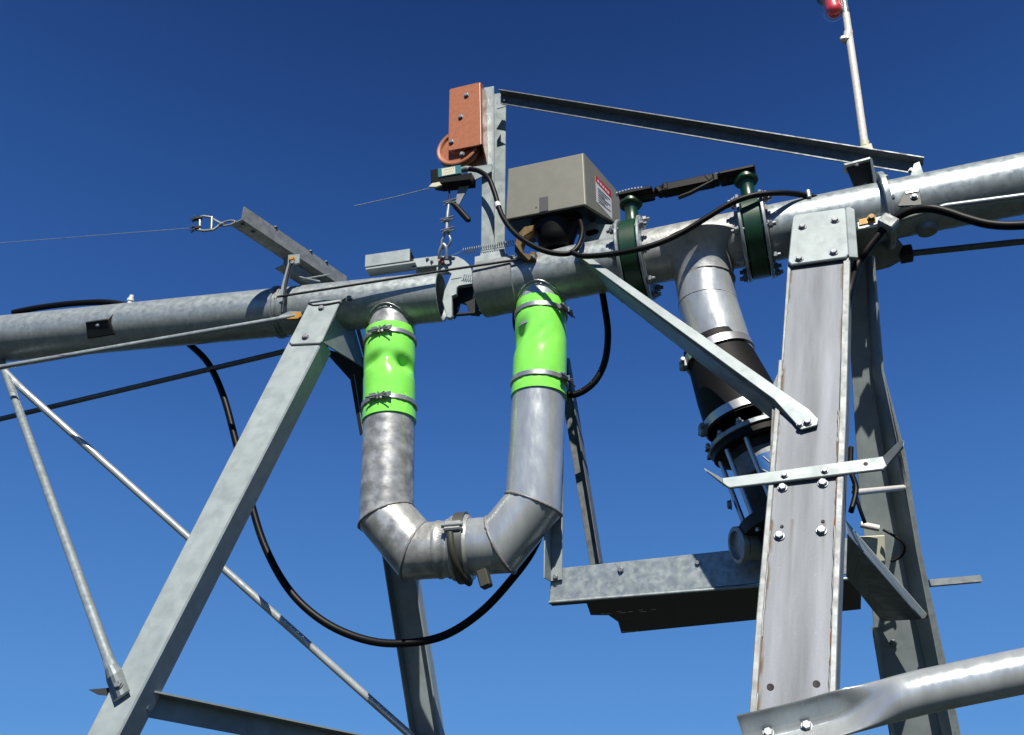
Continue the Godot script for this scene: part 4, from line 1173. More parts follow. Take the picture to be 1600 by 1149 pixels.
	clamp_band(ha.lerp(hb, 0.12), hd, 0.0815, Vector3(1, 0, 0.25), h)
	clamp_band(ha.lerp(hb, 0.86), hd, 0.085, Vector3(1, 0, 0.25), h)

func _stub(a: Vector3, e: Vector3, r: float, z0: float, ax: Vector3) -> Mb:
	var b := Mb.new()
	var d := (e - a).normalized()
	b.tube([a + UP * 0.02, e], r, 48)
	var nz := Vector3(-ax.z, 0, ax.x)
	# weld where stub and pipe meet, and the edge of the saddle pad around it
	for q in [[r, 0.0034, 72], [r + 0.0075, 0.0024, 73]]:
		var ring := []
		for i in 73:
			var an := TAU * i / 72.0
			var w: float = clampf(z0 + q[0] * sin(an), -PIPE_R + 0.001, PIPE_R - 0.001)
			var y := -sqrt(PIPE_R * PIPE_R - w * w)
			var c := a + d * ((3.14 + y - a.y) / d.y)
			ring.append(c + ax * (cos(an) * q[0]) + nz * (w - z0))
		b.bead(ring, q[1], q[2])
	return b

# ---------------------------------------------------------------- rubber reducer and lower fittings of the tee branch
func build_riser():
	var a := Vector3(0.6989, 2.7973, 0); var e := Vector3(0.7573, 2.5424, 0)
	var d := (e - a).normalized()
	var h := thing("rubber_reducer", "black rubber reducer hose flaring below the pipe tee", "rubber hose", e)
	var b := Mb.new()
	b.lathe(a, d, [Vector2(-0.004, 0.084), Vector2(-0.004, 0.089), Vector2(0, 0.091), Vector2(0.05, 0.093), Vector2((e - a).length() * 0.6, 0.104), Vector2((e - a).length(), 0.110)], 56, true)
	put("hose", b, M.rubber, h)
	var bd := []
	for q in [[0.13, 0.095], [0.93, 0.110]]:
		b = Mb.new()
		var w := 0.012
		b.lathe(a.lerp(e, q[0]), d, [Vector2(-w, q[1] - 0.002), Vector2(-w, q[1] + 0.003), Vector2(w, q[1] + 0.004), Vector2(w, q[1] - 0.002)], 64)
		var cb := put("clamp_band", b, M.stainless, h)
		var o := (Vector3(-1, 0, 0.25) - d * d.dot(Vector3(-1, 0, 0.25))).normalized()
		b = Mb.new()
		b.box(a.lerp(e, q[0]) + o * (q[1] + 0.008) + d * 0.004, Vector3(0.02, 0.03, 0.03), Basis(o, d, o.cross(d)), 0.004)
		b.tube([a.lerp(e, q[0]) + o * (q[1] + 0.012) - o.cross(d) * 0.03, a.lerp(e, q[0]) + o * (q[1] + 0.012) + o.cross(d) * 0.03], 0.006, 8)
		put("clamp_screw", b, M.galv_dull, cb)
	# flanged valve under the hose
	var c := Vector3(0.7757, 2.4916, 0)
	var f := thing("flanged_valve", "dark flanged valve with long studs and a blue label behind the right leg", "valve", c)
	b = Mb.new()
	b.lathe(c, d, [Vector2(-0.012, 0.09), Vector2(-0.012, 0.128), Vector2(-0.010, 0.130), Vector2(0.0, 0.130), Vector2(0.001, 0.127), Vector2(0.001, 0.09)], 56)
	put("flange", b, M.galv, f)
	b = Mb.new()
	b.lathe(c, d, [Vector2(0.001, 0.09), Vector2(0.002, 0.124), Vector2(0.020, 0.124), Vector2(0.024, 0.11), Vector2(0.024, 0.0)], 56)
	put("gasket_ring", b, M.black, f)
	b = Mb.new()
	b.lathe(c + d * 0.02, d, [Vector2(0, 0.09), Vector2(0.03, 0.082), Vector2(0.07, 0.082), Vector2(0.16, 0.082), Vector2(0.19, 0.09), Vector2(0.19, 0.125), Vector2(0.22, 0.125), Vector2(0.225, 0.09), Vector2(0.3, 0.085), Vector2(0.3, 0.0)], 48)
	put("body", b, M.dark_steel, f)
	b = Mb.new()
	b.lathe(c + d * 0.045, d, [Vector2(0, 0.083), Vector2(0.002, 0.086), Vector2(0.055, 0.086), Vector2(0.058, 0.083)], 48)
	put("sleeve", b, M.galv_dull, f)
	# blue label wrapped round the body
	var vw := (Vector3(-0.25, 0, 1) - d * d.dot(Vector3(-0.25, 0, 1))).normalized()
	var sd := d.cross(vw)
	if sd.x < 0.0: sd = -sd
	b = Mb.new()
	for i in 10:
		var q := []
		for k in 2:
			var an := lerpf(-0.15, 1.0, (i + k) / 10.0)
			q.append((vw * cos(an) + sd * sin(an)))
		b.quad4(c + d * 0.07 + q[0] * 0.0875, c + d * 0.07 + q[1] * 0.0875, c + d * 0.165 + q[1] * 0.0875, c + d * 0.165 + q[0] * 0.0875, q[0], q[1], q[1], q[0])
	var lb := put("label", b, M.label_blue, f)
	b = Mb.new()
	for s in [[0.18, 0.078, 0.30, 0.100], [0.30, 0.100, 0.38, 0.080], [0.38, 0.080, 0.48, 0.102], [0.48, 0.102, 0.60, 0.078], [0.02, 0.110, 0.20, 0.128], [0.24, 0.128, 0.24, 0.110], [0.3, 0.14, 0.62, 0.135], [0.0, 0.15, 0.3, 0.158]]:
		var pts := []
		for k in 5:
			var an := lerpf(s[0], s[2], k / 4.0)
			pts.append(c + d * lerpf(s[1], s[3], k / 4.0) + (vw * cos(an) + sd * sin(an)) * 0.088)
		b.tube(pts, 0.0016, 6)
	put("lettering", b, M.label_white, lb)
	for an in [-0.62, -0.02, 0.62, 1.25, -1.25]:
		var o: Vector3 = (vw * cos(an) + sd * sin(an)) * 0.108
		b = Mb.new()
		b.tube([c + o - d * 0.03, c + o + d * 0.25], 0.0066, 12)
		put("stud", b, M.stainless, f)
		nut(c + o - d * 0.012, -d, 0.012, f, an)
	for an in [-1.05, -1.5]:
		nut(c + (vw * cos(an) + sd * sin(an)) * 0.128 - d * 0.006, -d, 0.010, f, an)
	bolt(Vector3(0.6913, 2.3199, 0.02), Vector3(-1, 0, 0.2), 0.011, f)
	# short capped nozzle on the tray side
	var n := Vector3(0.7008, 2.2193, 0)
	var ax := Vector3(-0.74, -0.10, 0.42).normalized()
	b = Mb.new()
	b.lathe(n, ax, [Vector2(-0.07, 0.040), Vector2(-0.006, 0.040), Vector2(0, 0.047), Vector2(0.012, 0.047), Vector2(0.014, 0.044), Vector2(0.014, 0.036), Vector2(0.004, 0.034), Vector2(0.003, 0.0)], 36)
	var nz := lone("nozzle_cap", b, M.galv, "round metal pipe cap beside the right leg, over the channel", "pipe cap")

# ---------------------------------------------------------------- post with pulley and limit switch
func rounded(pts: Array, r: float, n := 4) -> Array:
	var out := []
	var cnt := pts.size()
	for i in cnt:
		var p: Vector3 = pts[i]
		var a: Vector3 = p + (pts[(i + cnt - 1) % cnt] - p).normalized() * r
		var c: Vector3 = p + (pts[(i + 1) % cnt] - p).normalized() * r
		for k in n + 1:
			var t := float(k) / n
			out.append(a.lerp(p, t).lerp(p.lerp(c, t), t))
	return out

func build_post():
	var t := thing("pulley_post", "upright galvanised channel post standing on the joint sleeve", "post", Vector3(0.0, 3.22, 0))
	var b := Mb.new()
	b.plate([Vector3(-0.0149, 4.0156, 0.032), Vector3(0.0284, 4.0103, 0.032), Vector3(0.0378, 3.229, 0.032), Vector3(-0.0093, 3.2299, 0.032)], Vector3(0, 0, -0.005), 0.0015)
	put("front_flange", b, M.galv_frame, t)
	b = Mb.new()
	var w0 := Vector3(-0.0149, 4.0156, 0.032); var w1 := Vector3(-0.0093, 3.2299, 0.032)
	b.plate([w0 + Vector3(0.003, 0, -0.006), w1 + Vector3(0.003, 0, -0.006), w1 + Vector3(0.003, 0, -0.066), w0 + Vector3(0.003, 0, -0.066)], Vector3(0.005, 0, 0), 0.001)
	put("web", b, M.galv_frame, t)
	b = Mb.new()
	b.plate([Vector3(-0.0427, 4.0474, -0.035), Vector3(0.0519, 4.0382, -0.035), Vector3(0.0489, 3.2788, -0.035), Vector3(-0.034, 3.2773, -0.035)], Vector3(0, 0, -0.005), 0.0015)
	put("rear_flange", b, M.galv_frame, t)
	b = Mb.new()
	b.plate([Vector3(-0.0267, 3.2451, 0.046), Vector3(-0.0064, 3.2454, 0.046), Vector3(-0.0067, 3.2583, 0.046), Vector3(0.0761, 3.2537, 0.046), Vector3(0.0808, 3.2021, 0.046), Vector3(0.0875, 3.1453, 0.07), Vector3(-0.0149, 3.144, 0.07)], Vector3(0, 0, -0.09), 0.002)
	put("foot", b, M.galv_frame, t)
	b = Mb.new()
	b.bead([Vector3(-0.011, 3.1571, 0.075), Vector3(0.0397, 3.1597, 0.076), Vector3(0.0896, 3.1605, 0.076)], 0.003, 81)
	put("weld_bead", b, M.bead, t)
	nut(Vector3(0.0103, 3.6172, 0.033), Vector3(0, 0, 1), 0.0065, t)
	# pulley in its painted bracket
	var p := thing("pulley_bracket", "orange painted channel bracket bolted to the post, holding a pulley", "bracket", Vector3(-0.0717, 3.8398, 0.06))
	b = Mb.new()
	b.plate(rounded([Vector3(-0.1256, 3.9926, 0.088), Vector3(-0.0064, 3.9866, 0.088), Vector3(0.0042, 3.6829, 0.088), Vector3(-0.1193, 3.6911, 0.088)], 0.010), Vector3(0, 0, -0.005), 0.0015)
	put("front_plate", b, M.orange, p)
	b = Mb.new()
	var q0 := Vector3(-0.0067, 3.9842, 0.084); var q1 := Vector3(0.0032, 3.6867, 0.084)
	# rounded bend into the web
	for i in 6:
		var pr := []
		for k in 2:
			var a := PI * 0.5 * (i + k) / 6.0
			pr.append(Vector3(sin(a) * 0.007, 0, cos(a) * 0.007 - 0.004))
		b.quad4(q0 + pr[0], q0 + pr[1], q1 + pr[1], q1 + pr[0], pr[0].normalized(), pr[1].normalized(), pr[1].normalized(), pr[0].normalized())
	b.plate([q0 + Vector3(0.007, 0, -0.004), q1 + Vector3(0.007, 0, -0.004), q1 + Vector3(0.007, -0.055, -0.05), q0 + Vector3(0.007, 0, -0.05)], Vector3(-0.005, 0, 0), 0.0005)
	put("web", b, M.orange, p)
	b = Mb.new()
	b.plate(rounded([Vector3(-0.1449, 4.0411, 0.035), Vector3(-0.0153, 4.0357, 0.035), Vector3(-0.0085, 3.6384, 0.035), Vector3(-0.131, 3.6624, 0.035)], 0.010), Vector3(0, 0, -0.004), 0.001)
	put("rear_plate", b, M.orange, p)
	for q in [Vector3(-0.055, 3.9354, 0.089), Vector3(-0.0746, 3.8358, 0.089), Vector3(-0.1067, 3.7279, 0.089)]: bolt(q, Vector3(0, 0, 1), 0.0082, p, 0.5)
	var wc := Vector3(-0.0903, 3.7152, 0.06)
	b = Mb.new()
	b.lathe(wc, Vector3(0, 0, 1), [Vector2(-0.016, 0.0), Vector2(-0.016, 0.066), Vector2(-0.018, 0.070), Vector2(-0.014, 0.080), Vector2(-0.010, 0.080), Vector2(0, 0.064), Vector2(0.010, 0.080), Vector2(0.014, 0.080), Vector2(0.016, 0.076), Vector2(0.014, 0.068), Vector2(0.006, 0.062), Vector2(0.006, 0.03), Vector2(0.014, 0.022), Vector2(0.014, 0.0)], 56)
	var wh := put("wheel", b, M.orange, p)
	bolt(Vector3(-0.0692, 3.6699, 0.078), Vector3(0.1, -0.1, 1), 0.0075, p)
	# limit switch
	var s := thing("limit_switch", "small black and teal switch box with pale label under the pulley", "switch", Vector3(-0.1065, 3.581, 0.08))
	b = Mb.new()
	b.plate([Vector3(-0.1549, 3.6195, 0.092), Vector3(-0.0689, 3.6117, 0.092), Vector3(-0.0641, 3.5705, 0.092), Vector3(-0.1518, 3.5771, 0.092)], Vector3(0, 0, -0.03), 0.002)
	put("cover", b, M.teal, s)
	b = Mb.new()
	b.plate([Vector3(-0.1386, 3.6129, 0.0925), Vector3(-0.0878, 3.6082, 0.0925), Vector3(-0.0855, 3.5762, 0.0925), Vector3(-0.136, 3.5793, 0.0925)], Vector3(0, 0, -0.0004), 0.0001)
	put("label", b, M.label_cream, s)
	b = Mb.new()
	for i in 5:
		b.box(Vector3(-0.1259, 3.6018, 0.0928) + Vector3(0.008 * i, 0.001 * sin(i * 2.0), 0), Vector3(0.0045, 0.0018, 0.0003), Basis(), 0.0001)
		b.box(Vector3(-0.1254, 3.5888, 0.0928) + Vector3(0.007 * i, 0.0, 0), Vector3(0.004, 0.0015, 0.0003), Basis(), 0.0001)
	put("label_print", b, M.rust, s)
	b = Mb.new()
	b.plate([Vector3(-0.1851, 3.6258, 0.088), Vector3(-0.1568, 3.6234, 0.088), Vector3(-0.1537, 3.5808, 0.088), Vector3(-0.029, 3.5693, 0.088), Vector3(-0.0294, 3.5357, 0.088), Vector3(-0.1476, 3.5521, 0.088), Vector3(-0.1797, 3.5668, 0.088)], Vector3(0, 0, -0.045), 0.003)
	put("body", b, M.black, s)
	b = Mb.new()
	b.tube([Vector3(-0.0734, 3.5972, 0.08), Vector3(-0.0519, 3.5966, 0.08), Vector3(-0.0304, 3.5904, 0.08)], [0.009, 0.011, 0.009], 12)
	put("cable_gland", b, M.galv_dull, s)
	b = Mb.new()
	b.plate([Vector3(-0.1856, 3.5439, 0.094), Vector3(-0.1717, 3.557, 0.094), Vector3(-0.1451, 3.5551, 0.094), Vector3(-0.1348, 3.5381, 0.094), Vector3(-0.1563, 3.5357, 0.094)], Vector3(0, 0, -0.006), 0.001)
	put("lever", b, M.label_cream, s)
	b = Mb.new()
	b.tube([Vector3(-0.1799, 3.5398, 0.09), Vector3(-0.3214, 3.5285, 0.1), Vector3(-0.4572, 3.5131, 0.12)], 0.0014, 6)
	put("whisker_wire", b, M.galv, s)
	b = Mb.new()
	b.plate([Vector3(-0.0831, 3.5648, 0.06), Vector3(-0.0377, 3.5605, 0.06), Vector3(-0.0824, 3.464, 0.06), Vector3(-0.0991, 3.4684, 0.06)], Vector3(0, 0, -0.004), 0.001)
	put("bracket_arm", b, M.galv_dull, s)
	b = Mb.new()
	b.plate([Vector3(-0.0651, 3.6309, 0.05), Vector3(0.031, 3.6202, 0.05), Vector3(0.0314, 3.5857, 0.05), Vector3(-0.0464, 3.5596, 0.05)], Vector3(0, 0, -0.004), 0.001)
	put("mounting_plate", b, M.galv_frame, s)
	b = Mb.new()
	b.tube([Vector3(-0.1042, 3.4715, 0.065), Vector3(-0.0894, 3.4538, 0.065), Vector3(-0.0454, 3.3881, 0.065), Vector3(-0.0406, 3.3816, 0.065)], [0.006, 0.011, 0.011, 0.007], 12)
	put("weight", b, M.black, s)
	# wire rope with clips, eye and shackle
	var r := thing("wire_rope", "short wire rope with two clips and an eye, hanging to the hook plate", "wire rope", Vector3(-0.13, 3.4082, 0.06))
	b = Mb.new()
	b.tube([Vector3(-0.1277, 3.6613, 0.06), Vector3(-0.1214, 3.5585, 0.06), Vector3(-0.1187, 3.4848, 0.06)], 0.0035, 8)
	put("upper_rope", b, M.black, r)
	b = Mb.new()
	b.tube([Vector3(-0.1189, 3.4904, 0.06), Vector3(-0.1236, 3.4256, 0.06), Vector3(-0.1257, 3.365, 0.055)], 0.0062, 10)
	b.tube(curve([Vector3(-0.1259, 3.3704, 0.055), Vector3(-0.1453, 3.3308, 0.05), Vector3(-0.1439, 3.3057, 0.04)], 6), 0.004, 8)
	b.tube(curve([Vector3(-0.1259, 3.3704, 0.055), Vector3(-0.1125, 3.328, 0.05), Vector3(-0.13, 3.3075, 0.04)], 6), 0.004, 8)
	put("rope", b, M.galv, r)
	for q in [Vector3(-0.1244, 3.408, 0.062), Vector3(-0.1212, 3.363, 0.06), Vector3(-0.1177, 3.4802, 0.062)]:
		b = Mb.new()
		b.box(q, Vector3(0.026, 0.010, 0.014), Basis(Vector3.BACK, 0.15), 0.002)
		b.tube([q + Vector3(-0.022, 0.002, 0.006), q + Vector3(0.028, 0.006, 0.006)], 0.003, 8)
		b.tube([q + Vector3(-0.018, -0.006, 0.002), q + Vector3(0.026, -0.003, 0.002)], 0.003, 8)
		put("rope_clip", b, M.zinc, r)
	b = Mb.new()
	b.tube(curve([Vector3(-0.1612, 3.2771, 0.03), Vector3(-0.1532, 3.2992, 0.045), Vector3(-0.1401, 3.319, 0.05), Vector3(-0.13, 3.3041, 0.045), Vector3(-0.1329, 3.2731, 0.03)], 6), 0.0055, 10)
	put("shackle", b, M.stainless, r)
	# coil spring
	b = Mb.new()
	var sa := Vector3(-0.0691, 3.2731, 0.05); var sb := Vector3(0.1195, 3.2634, 0.05)
	var sd := (sb - sa).normalized()
	var sv := sd.cross(Vector3.BACK)
	var hp := []
	for i in 24 * 9 + 1:
		var an := TAU * i / 9.0
		hp.append(sa + (sb - sa) * (i / (24.0 * 9.0)) + (Vector3.BACK * cos(an) + sv * sin(an)) * 0.0095)
	b.tube(hp, 0.0011, 5)
	b.tube([sa - sd * 0.003, sa - sd * 0.04 - UP * 0.012], 0.0012, 5)
	lone("coil_spring", b, M.galv, "thin coil spring stretched beside the foot of the post", "spring")

# ---------------------------------------------------------------- gearbox cover
func hull8(b: Mb, f: Array, k: Array, bev: float):
	var cf: Vector3 = (f[0] + f[1] + f[2] + f[3]) * 0.25
	var ck: Vector3 = (k[0] + k[1] + k[2] + k[3]) * 0.25
	var n: Vector3 = (f[1] - f[0]).cross(f[3] - f[0]).normalized()
	if n.dot(cf - ck) < 0.0: n = -n
	var fi := []; var ff := []
	for i in 4:
		fi.append(f[i] + ((f[(i + 1) % 4] - f[i]).normalized() + (f[(i + 3) % 4] - f[i]).normalized()) * bev)
		ff.append(f[i] + (k[i] - f[i]).normalized() * bev)
	b.quad(fi[0], fi[1], fi[2], fi[3], n)
	for i in 4:
		var j := (i + 1) % 4
		var o: Vector3 = (f[j] - f[i]).cross(k[i] - f[i]).normalized()
		if o.dot((f[i] + f[j] + k[i] + k[j]) * 0.25 - (cf + ck) * 0.5) < 0.0: o = -o
		# rounded edge in three facets
		for s in 3:
			var a0 := PI * 0.5 * s / 3.0; var a1 := PI * 0.5 * (s + 1) / 3.0
			var v := []
			for c in [[i, a0], [j, a0], [j, a1], [i, a1]]:
				var q: Vector3 = fi[c[0]] + (f[c[0]] - fi[c[0]]) * sin(c[1]) + (ff[c[0]] - f[c[0]]) * (1.0 - cos(c[1]))
				v.append(q)
			var n0 := (n * cos(a0) + o * sin(a0)).normalized(); var n1 := (n * cos(a1) + o * sin(a1)).normalized()
			b.quad4(v[0], v[1], v[2], v[3], n0, n0, n1, n1)
		b.quad(ff[i], ff[j], k[j], k[i], o)
	b.quad(k[0], k[1], k[2], k[3], -n)

func build_gearbox():
	var t := thing("gearbox", "grey steel gearbox cover with warning sticker on the right pipe", "gearbox", Vector3(0.245, 3.3423, 0))
	var f := [Vector3(0.1153, 3.5181, 0.12), Vector3(0.3748, 3.5093, 0.12), Vector3(0.3754, 3.2962, 0.12), Vector3(0.1071, 3.3059, 0.12)]
	var k1 := Vector3(0.4431, 3.4834, -0.09); var k2 := Vector3(0.4394, 3.3498, -0.09)
	var k := [f[0] + Vector3(-0.0, k1.y - f[1].y, -0.21), k1, k2, f[3] + Vector3(0.0, k2.y - f[2].y, -0.21)]
	var b := Mb.new()
	hull8(b, f, k, 0.006)
	put("cover", b, M.cover, t)
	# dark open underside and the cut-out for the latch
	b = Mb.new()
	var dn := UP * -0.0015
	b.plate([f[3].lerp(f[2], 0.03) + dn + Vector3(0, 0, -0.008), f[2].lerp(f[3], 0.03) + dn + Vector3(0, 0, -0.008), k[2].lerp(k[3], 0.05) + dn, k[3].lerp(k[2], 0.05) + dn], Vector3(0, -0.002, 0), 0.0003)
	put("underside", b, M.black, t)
	b = Mb.new()
	b.plate([Vector3(0.2236, 3.3639, 0.1215), Vector3(0.2525, 3.3625, 0.1215), Vector3(0.2524, 3.3063, 0.1215), Vector3(0.2227, 3.3065, 0.1215)], Vector3(0, 0, -0.002), 0.0005)
	b.plate([Vector3(0.2101, 3.3319, 0.121), Vector3(0.2155, 3.3318, 0.121), Vector3(0.2154, 3.3254, 0.121), Vector3(0.21, 3.3255, 0.121)], Vector3(0, 0, -0.001), 0.0002)
	var la := put("latch", b, M.ink, t)
	# sticker on the right side
	var n: Vector3 = (f[2] - f[1]).cross(k[1] - f[1]).normalized()
	if n.x < 0.0: n = -n
	var sp := func(u: float, v: float) -> Vector3:
		return (f[1] as Vector3).lerp(k[1], u).lerp((f[2] as Vector3).lerp(k[2], u), v) + n * 0.0008
	b = Mb.new()
	b.plate([sp.call(0.30, 0.24), sp.call(0.74, 0.24), sp.call(0.74, 0.97), sp.call(0.30, 0.80)], -n * 0.0005, 0.0001)
	var st := put("sticker", b, M.label_white, t)
	b = Mb.new()
	b.plate([sp.call(0.30, 0.22) + n * 0.0006, sp.call(0.74, 0.22) + n * 0.0006, sp.call(0.74, 0.42) + n * 0.0006, sp.call(0.30, 0.36) + n * 0.0006], -n * 0.0005, 0.0001)
	put("sticker_header", b, M.label_red, st)
	b = Mb.new()
	for i in 5:
		var u0 := 0.35 + 0.07 * i
		b.plate([sp.call(u0, 0.275 + 0.006 * i) + n * 0.001, sp.call(u0 + 0.045, 0.28 + 0.006 * i) + n * 0.001, sp.call(u0 + 0.045, 0.335 + 0.008 * i) + n * 0.001, sp.call(u0, 0.33 + 0.008 * i) + n * 0.001], -n * 0.0003, 0.0001)
	put("header_print", b, M.label_white, st)
	b = Mb.new()
	for i in 7:
		var v0 := 0.46 + 0.05 * i
		var e := 0.70 - 0.08 * (i % 3)
		b.plate([sp.call(0.35, v0) + n * 0.0006, sp.call(e, v0 + 0.02) + n * 0.0006, sp.call(e, v0 + 0.04) + n * 0.0006, sp.call(0.35, v0 + 0.02) + n * 0.0006], -n * 0.0003, 0.0001)
	put("sticker_text", b, M.ink, st)
	# gear case below the cover
	b = Mb.new()
	var gc := Vector3(0.2494, 3.3324, 0.03)
	b.lathe(gc + UP * 0.02, -UP, [Vector2(0, 0.0), Vector2(0, 0.082), Vector2(0.03, 0.082), Vector2(0.06, 0.074), Vector2(0.10, 0.060), Vector2(0.14, 0.05), Vector2(0.14, 0.0)], 40, true)
	put("gear_case", b, M.black, t)
	b = Mb.new()
	b.lathe(Vector3(0.3358, 3.2874, 0.075), -UP, [Vector2(-0.01, 0.016), Vector2(0.006, 0.016), Vector2(0.006, 0.010), Vector2(0.018, 0.010), Vector2(0.018, 0.0)], 18)
	put("cable_gland", b, M.black, t)
	# slotted mounting plate
	b = Mb.new()
	b.plate([Vector3(0.3171, 3.249, -0.01), Vector3(0.3345, 3.3111, -0.01), Vector3(0.3634, 3.3322, -0.01), Vector3(0.3797, 3.3151, -0.01), Vector3(0.4359, 3.2981, -0.01), Vector3(0.4362, 3.2299, -0.01), Vector3(0.4394, 3.1797, -0.01), Vector3(0.3192, 3.1933, -0.01)], Vector3(0, 0, -0.006), 0.0015)
	var mp := put("mounting_plate", b, M.galv_frame, t)
	b = Mb.new()
	var so := [Vector3(0.3427, 3.2954, -0.009), Vector3(0.3706, 3.2974, -0.009), Vector3(0.3829, 3.2879, -0.009), Vector3(0.3781, 3.2763, -0.009), Vector3(0.3503, 3.2731, -0.009), Vector3(0.3379, 3.2813, -0.009)]
	b.plate(so, Vector3(0, 0, -0.001), 0.0002)
	put("slot", b, M.black, mp)
	# tan clevis that takes the control rod
	var c := thing("clevis", "tan C-shaped clevis left of the gearbox's black case", "clevis", Vector3(0.156, 3.2049, 0.1))
	b = Mb.new()
	b.plate([Vector3(0.1972, 3.2796, 0.1), Vector3(0.165, 3.2802, 0.1), Vector3(0.1412, 3.2559, 0.1), Vector3(0.1325, 3.2206, 0.1), Vector3(0.1325, 3.1909, 0.1), Vector3(0.1494, 3.1624, 0.1), Vector3(0.1788, 3.1458, 0.1), Vector3(0.1998, 3.1505, 0.1), Vector3(0.2022, 3.1718, 0.1), Vector3(0.1897, 3.1796, 0.1), Vector3(0.179, 3.17, 0.1), Vector3(0.1601, 3.1794, 0.1), Vector3(0.1539, 3.2079, 0.1), Vector3(0.1648, 3.2425, 0.1), Vector3(0.1927, 3.2556, 0.1)], Vector3(0, 0, -0.028), 0.002)
	put("jaw", b, M.brass, c)
	nut(Vector3(0.1918, 3.1542, 0.101), Vector3(0, 0, 1), 0.006, c)
	# control rod
	b = Mb.new()
	b.tube([Vector3(-0.6551, 3.125, 0.2071), Vector3(-0.2994, 3.1509, 0.144), Vector3(-0.0907, 3.1663, 0.108), Vector3(0.1594, 3.1617, 0.092)], 0.0042, 10)
	lone("control_rod", b, M.dark_steel, "thin dark control rod along the left pipe from the flange to the tan clevis", "rod")

# ---------------------------------------------------------------- guide beam, cable and turnbuckle
func build_guide_beam():
	var a := Vector3(-0.6795, 3.3, 0.4095); var e := Vector3(-0.5658, 3.3, -0.0548)
	var t := thing("guide_beam", "angle-iron beam lying across the top of the left pipe", "beam", a)
	var b := Mb.new()
	b.extrude(ell(0.055, 0.052, 0.005), a, e, UP)
	put("beam", b, M.galv_dull, t)
	b = Mb.new()
	var d := (e - a).normalized()
	b.extrude(ell(0.04, 0.035, 0.004), a + d * 0.22 - UP * 0.042 + Vector3(-0.03, 0, 0), e - UP * 0.042 + Vector3(-0.03, 0, 0), UP)
	put("lower_angle", b, M.galv_dull, t)
	b = Mb.new()
	b.plate([Vector3(-0.6358, 3.2879, 0.2089), Vector3(-0.5941, 3.2854, 0.2019), Vector3(-0.593, 3.2489, 0.2017), Vector3(-0.6168, 3.244, 0.2057), Vector3(-0.636, 3.1692, 0.1938), Vector3(-0.6397, 3.1076, 0.1893), Vector3(-0.6553, 3.1094, 0.192), Vector3(-0.6539, 3.1712, 0.1968), Vector3(-0.6333, 3.2512, 0.2085)], -NL * 0.006, 0.001)
	put("support_arm", b, M.galv_frame, t)
	b = Mb.new()
	b.tube([Vector3(-0.618, 3.2453, 0.212), Vector3(-0.6345, 3.1722, 0.2006), Vector3(-0.6338, 3.0654, 0.1964)], 0.0045, 8)
	put("tie_bolt", b, M.dark_steel, t)
	fastener(bolt_mesh, "bolt", Vector3(-0.6185, 3.2662, 0.208), NL, 0.0085, t, M.yellow)
	bolt(Vector3(-0.6136, 3.2494, 0.2082), NL, 0.007, t)
	b = Mb.new()
	b.tube([Vector3(-0.6436, 3.2525, 0.1088), Vector3(-0.542, 3.2617, 0.0917)], 0.0028, 8)
	b.tube([Vector3(-0.6298, 3.2421, 0.1369), Vector3(-0.5547, 3.2151, 0.1242)], 0.0028, 8)
	put("u_bolt", b, M.galv, t)
	for q in [0.28, 0.62, 0.78]:
		bolt(a + (e - a) * q + UP * 0.053 - Vector3(0.002, 0, 0), UP, 0.006, t)
	for q in [[0.05, -0.02], [0.2, -0.022]]:
		bolt(a + d * (0.01 + q[0] * 0.3) + Vector3(q[1], -0.001, 0), -UP, 0.006, t)
	# eye and turnbuckle with its frayed cable
	var k := thing("cable_end", "frayed cable end in a metal loop hooked to the tip of the guide beam", "turnbuckle", Vector3(-0.7092, 3.2205, 0.5053))
	b = Mb.new()
	b.tube([Vector3(-0.7577, 3.2392, 0.5237), Vector3(-0.7276, 3.2412, 0.5236), Vector3(-0.7054, 3.237, 0.5148)], 0.0042, 8)
	b.tube([Vector3(-0.7542, 3.1974, 0.5231), Vector3(-0.7132, 3.1835, 0.5212), Vector3(-0.6888, 3.1888, 0.512), Vector3(-0.6729, 3.2035, 0.5093)], 0.0042, 8)
	b.tube([Vector3(-0.742, 3.2405, 0.523), Vector3(-0.733, 3.1907, 0.5215)], 0.0045, 8)
	b.tube([Vector3(-0.7037, 3.2392, 0.5145), Vector3(-0.6976, 3.1923, 0.5135)], 0.004, 8)
	b.tube([Vector3(-0.7132, 3.2431, 0.506), Vector3(-0.6807, 3.2179, 0.5056), Vector3(-0.6672, 3.2112, 0.5033)], 0.004, 8)
	put("loop", b, M.galv, k)
	b = Mb.new()
	var lk := []
	for i in 25:
		var an := TAU * i / 24.0
		lk.append(Vector3(-0.6469, 3.2073, 0.5049) + DL * cos(an) * 0.022 + UP * (sin(an) * 0.0085 + cos(an) * 0.002))
	b.tube(lk, 0.0032, 8)
	b.tube([Vector3(-0.6712, 3.2057, 0.509), Vector3(-0.659, 3.2065, 0.507)], 0.007, 8)
	put("link", b, M.galv_dull, k)
	var rng := RandomNumberGenerator.new(); rng.seed = 5
	for cc in [Vector3(-0.7573, 3.2367, 0.5236), Vector3(-0.7525, 3.1996, 0.5228)]:
		b = Mb.new()
		for i in 14:
			var o := Vector3(rng.randf_range(-0.018, 0.0), rng.randf_range(-0.011, 0.011), rng.randf_range(-0.01, 0.01))
			b.tube([cc + Vector3(0.014, 0, 0) + o * 0.2, cc + o * 0.6 + Vector3(0.004, 0, 0), cc + o], 0.0013, 5)
		b.box(cc + Vector3(0.012, 0, 0), Vector3(0.02, 0.014, 0.014), Basis(UP, 0.2), 0.003)
		put("frayed_strands", b, M.dark_steel, k)
	b = Mb.new()
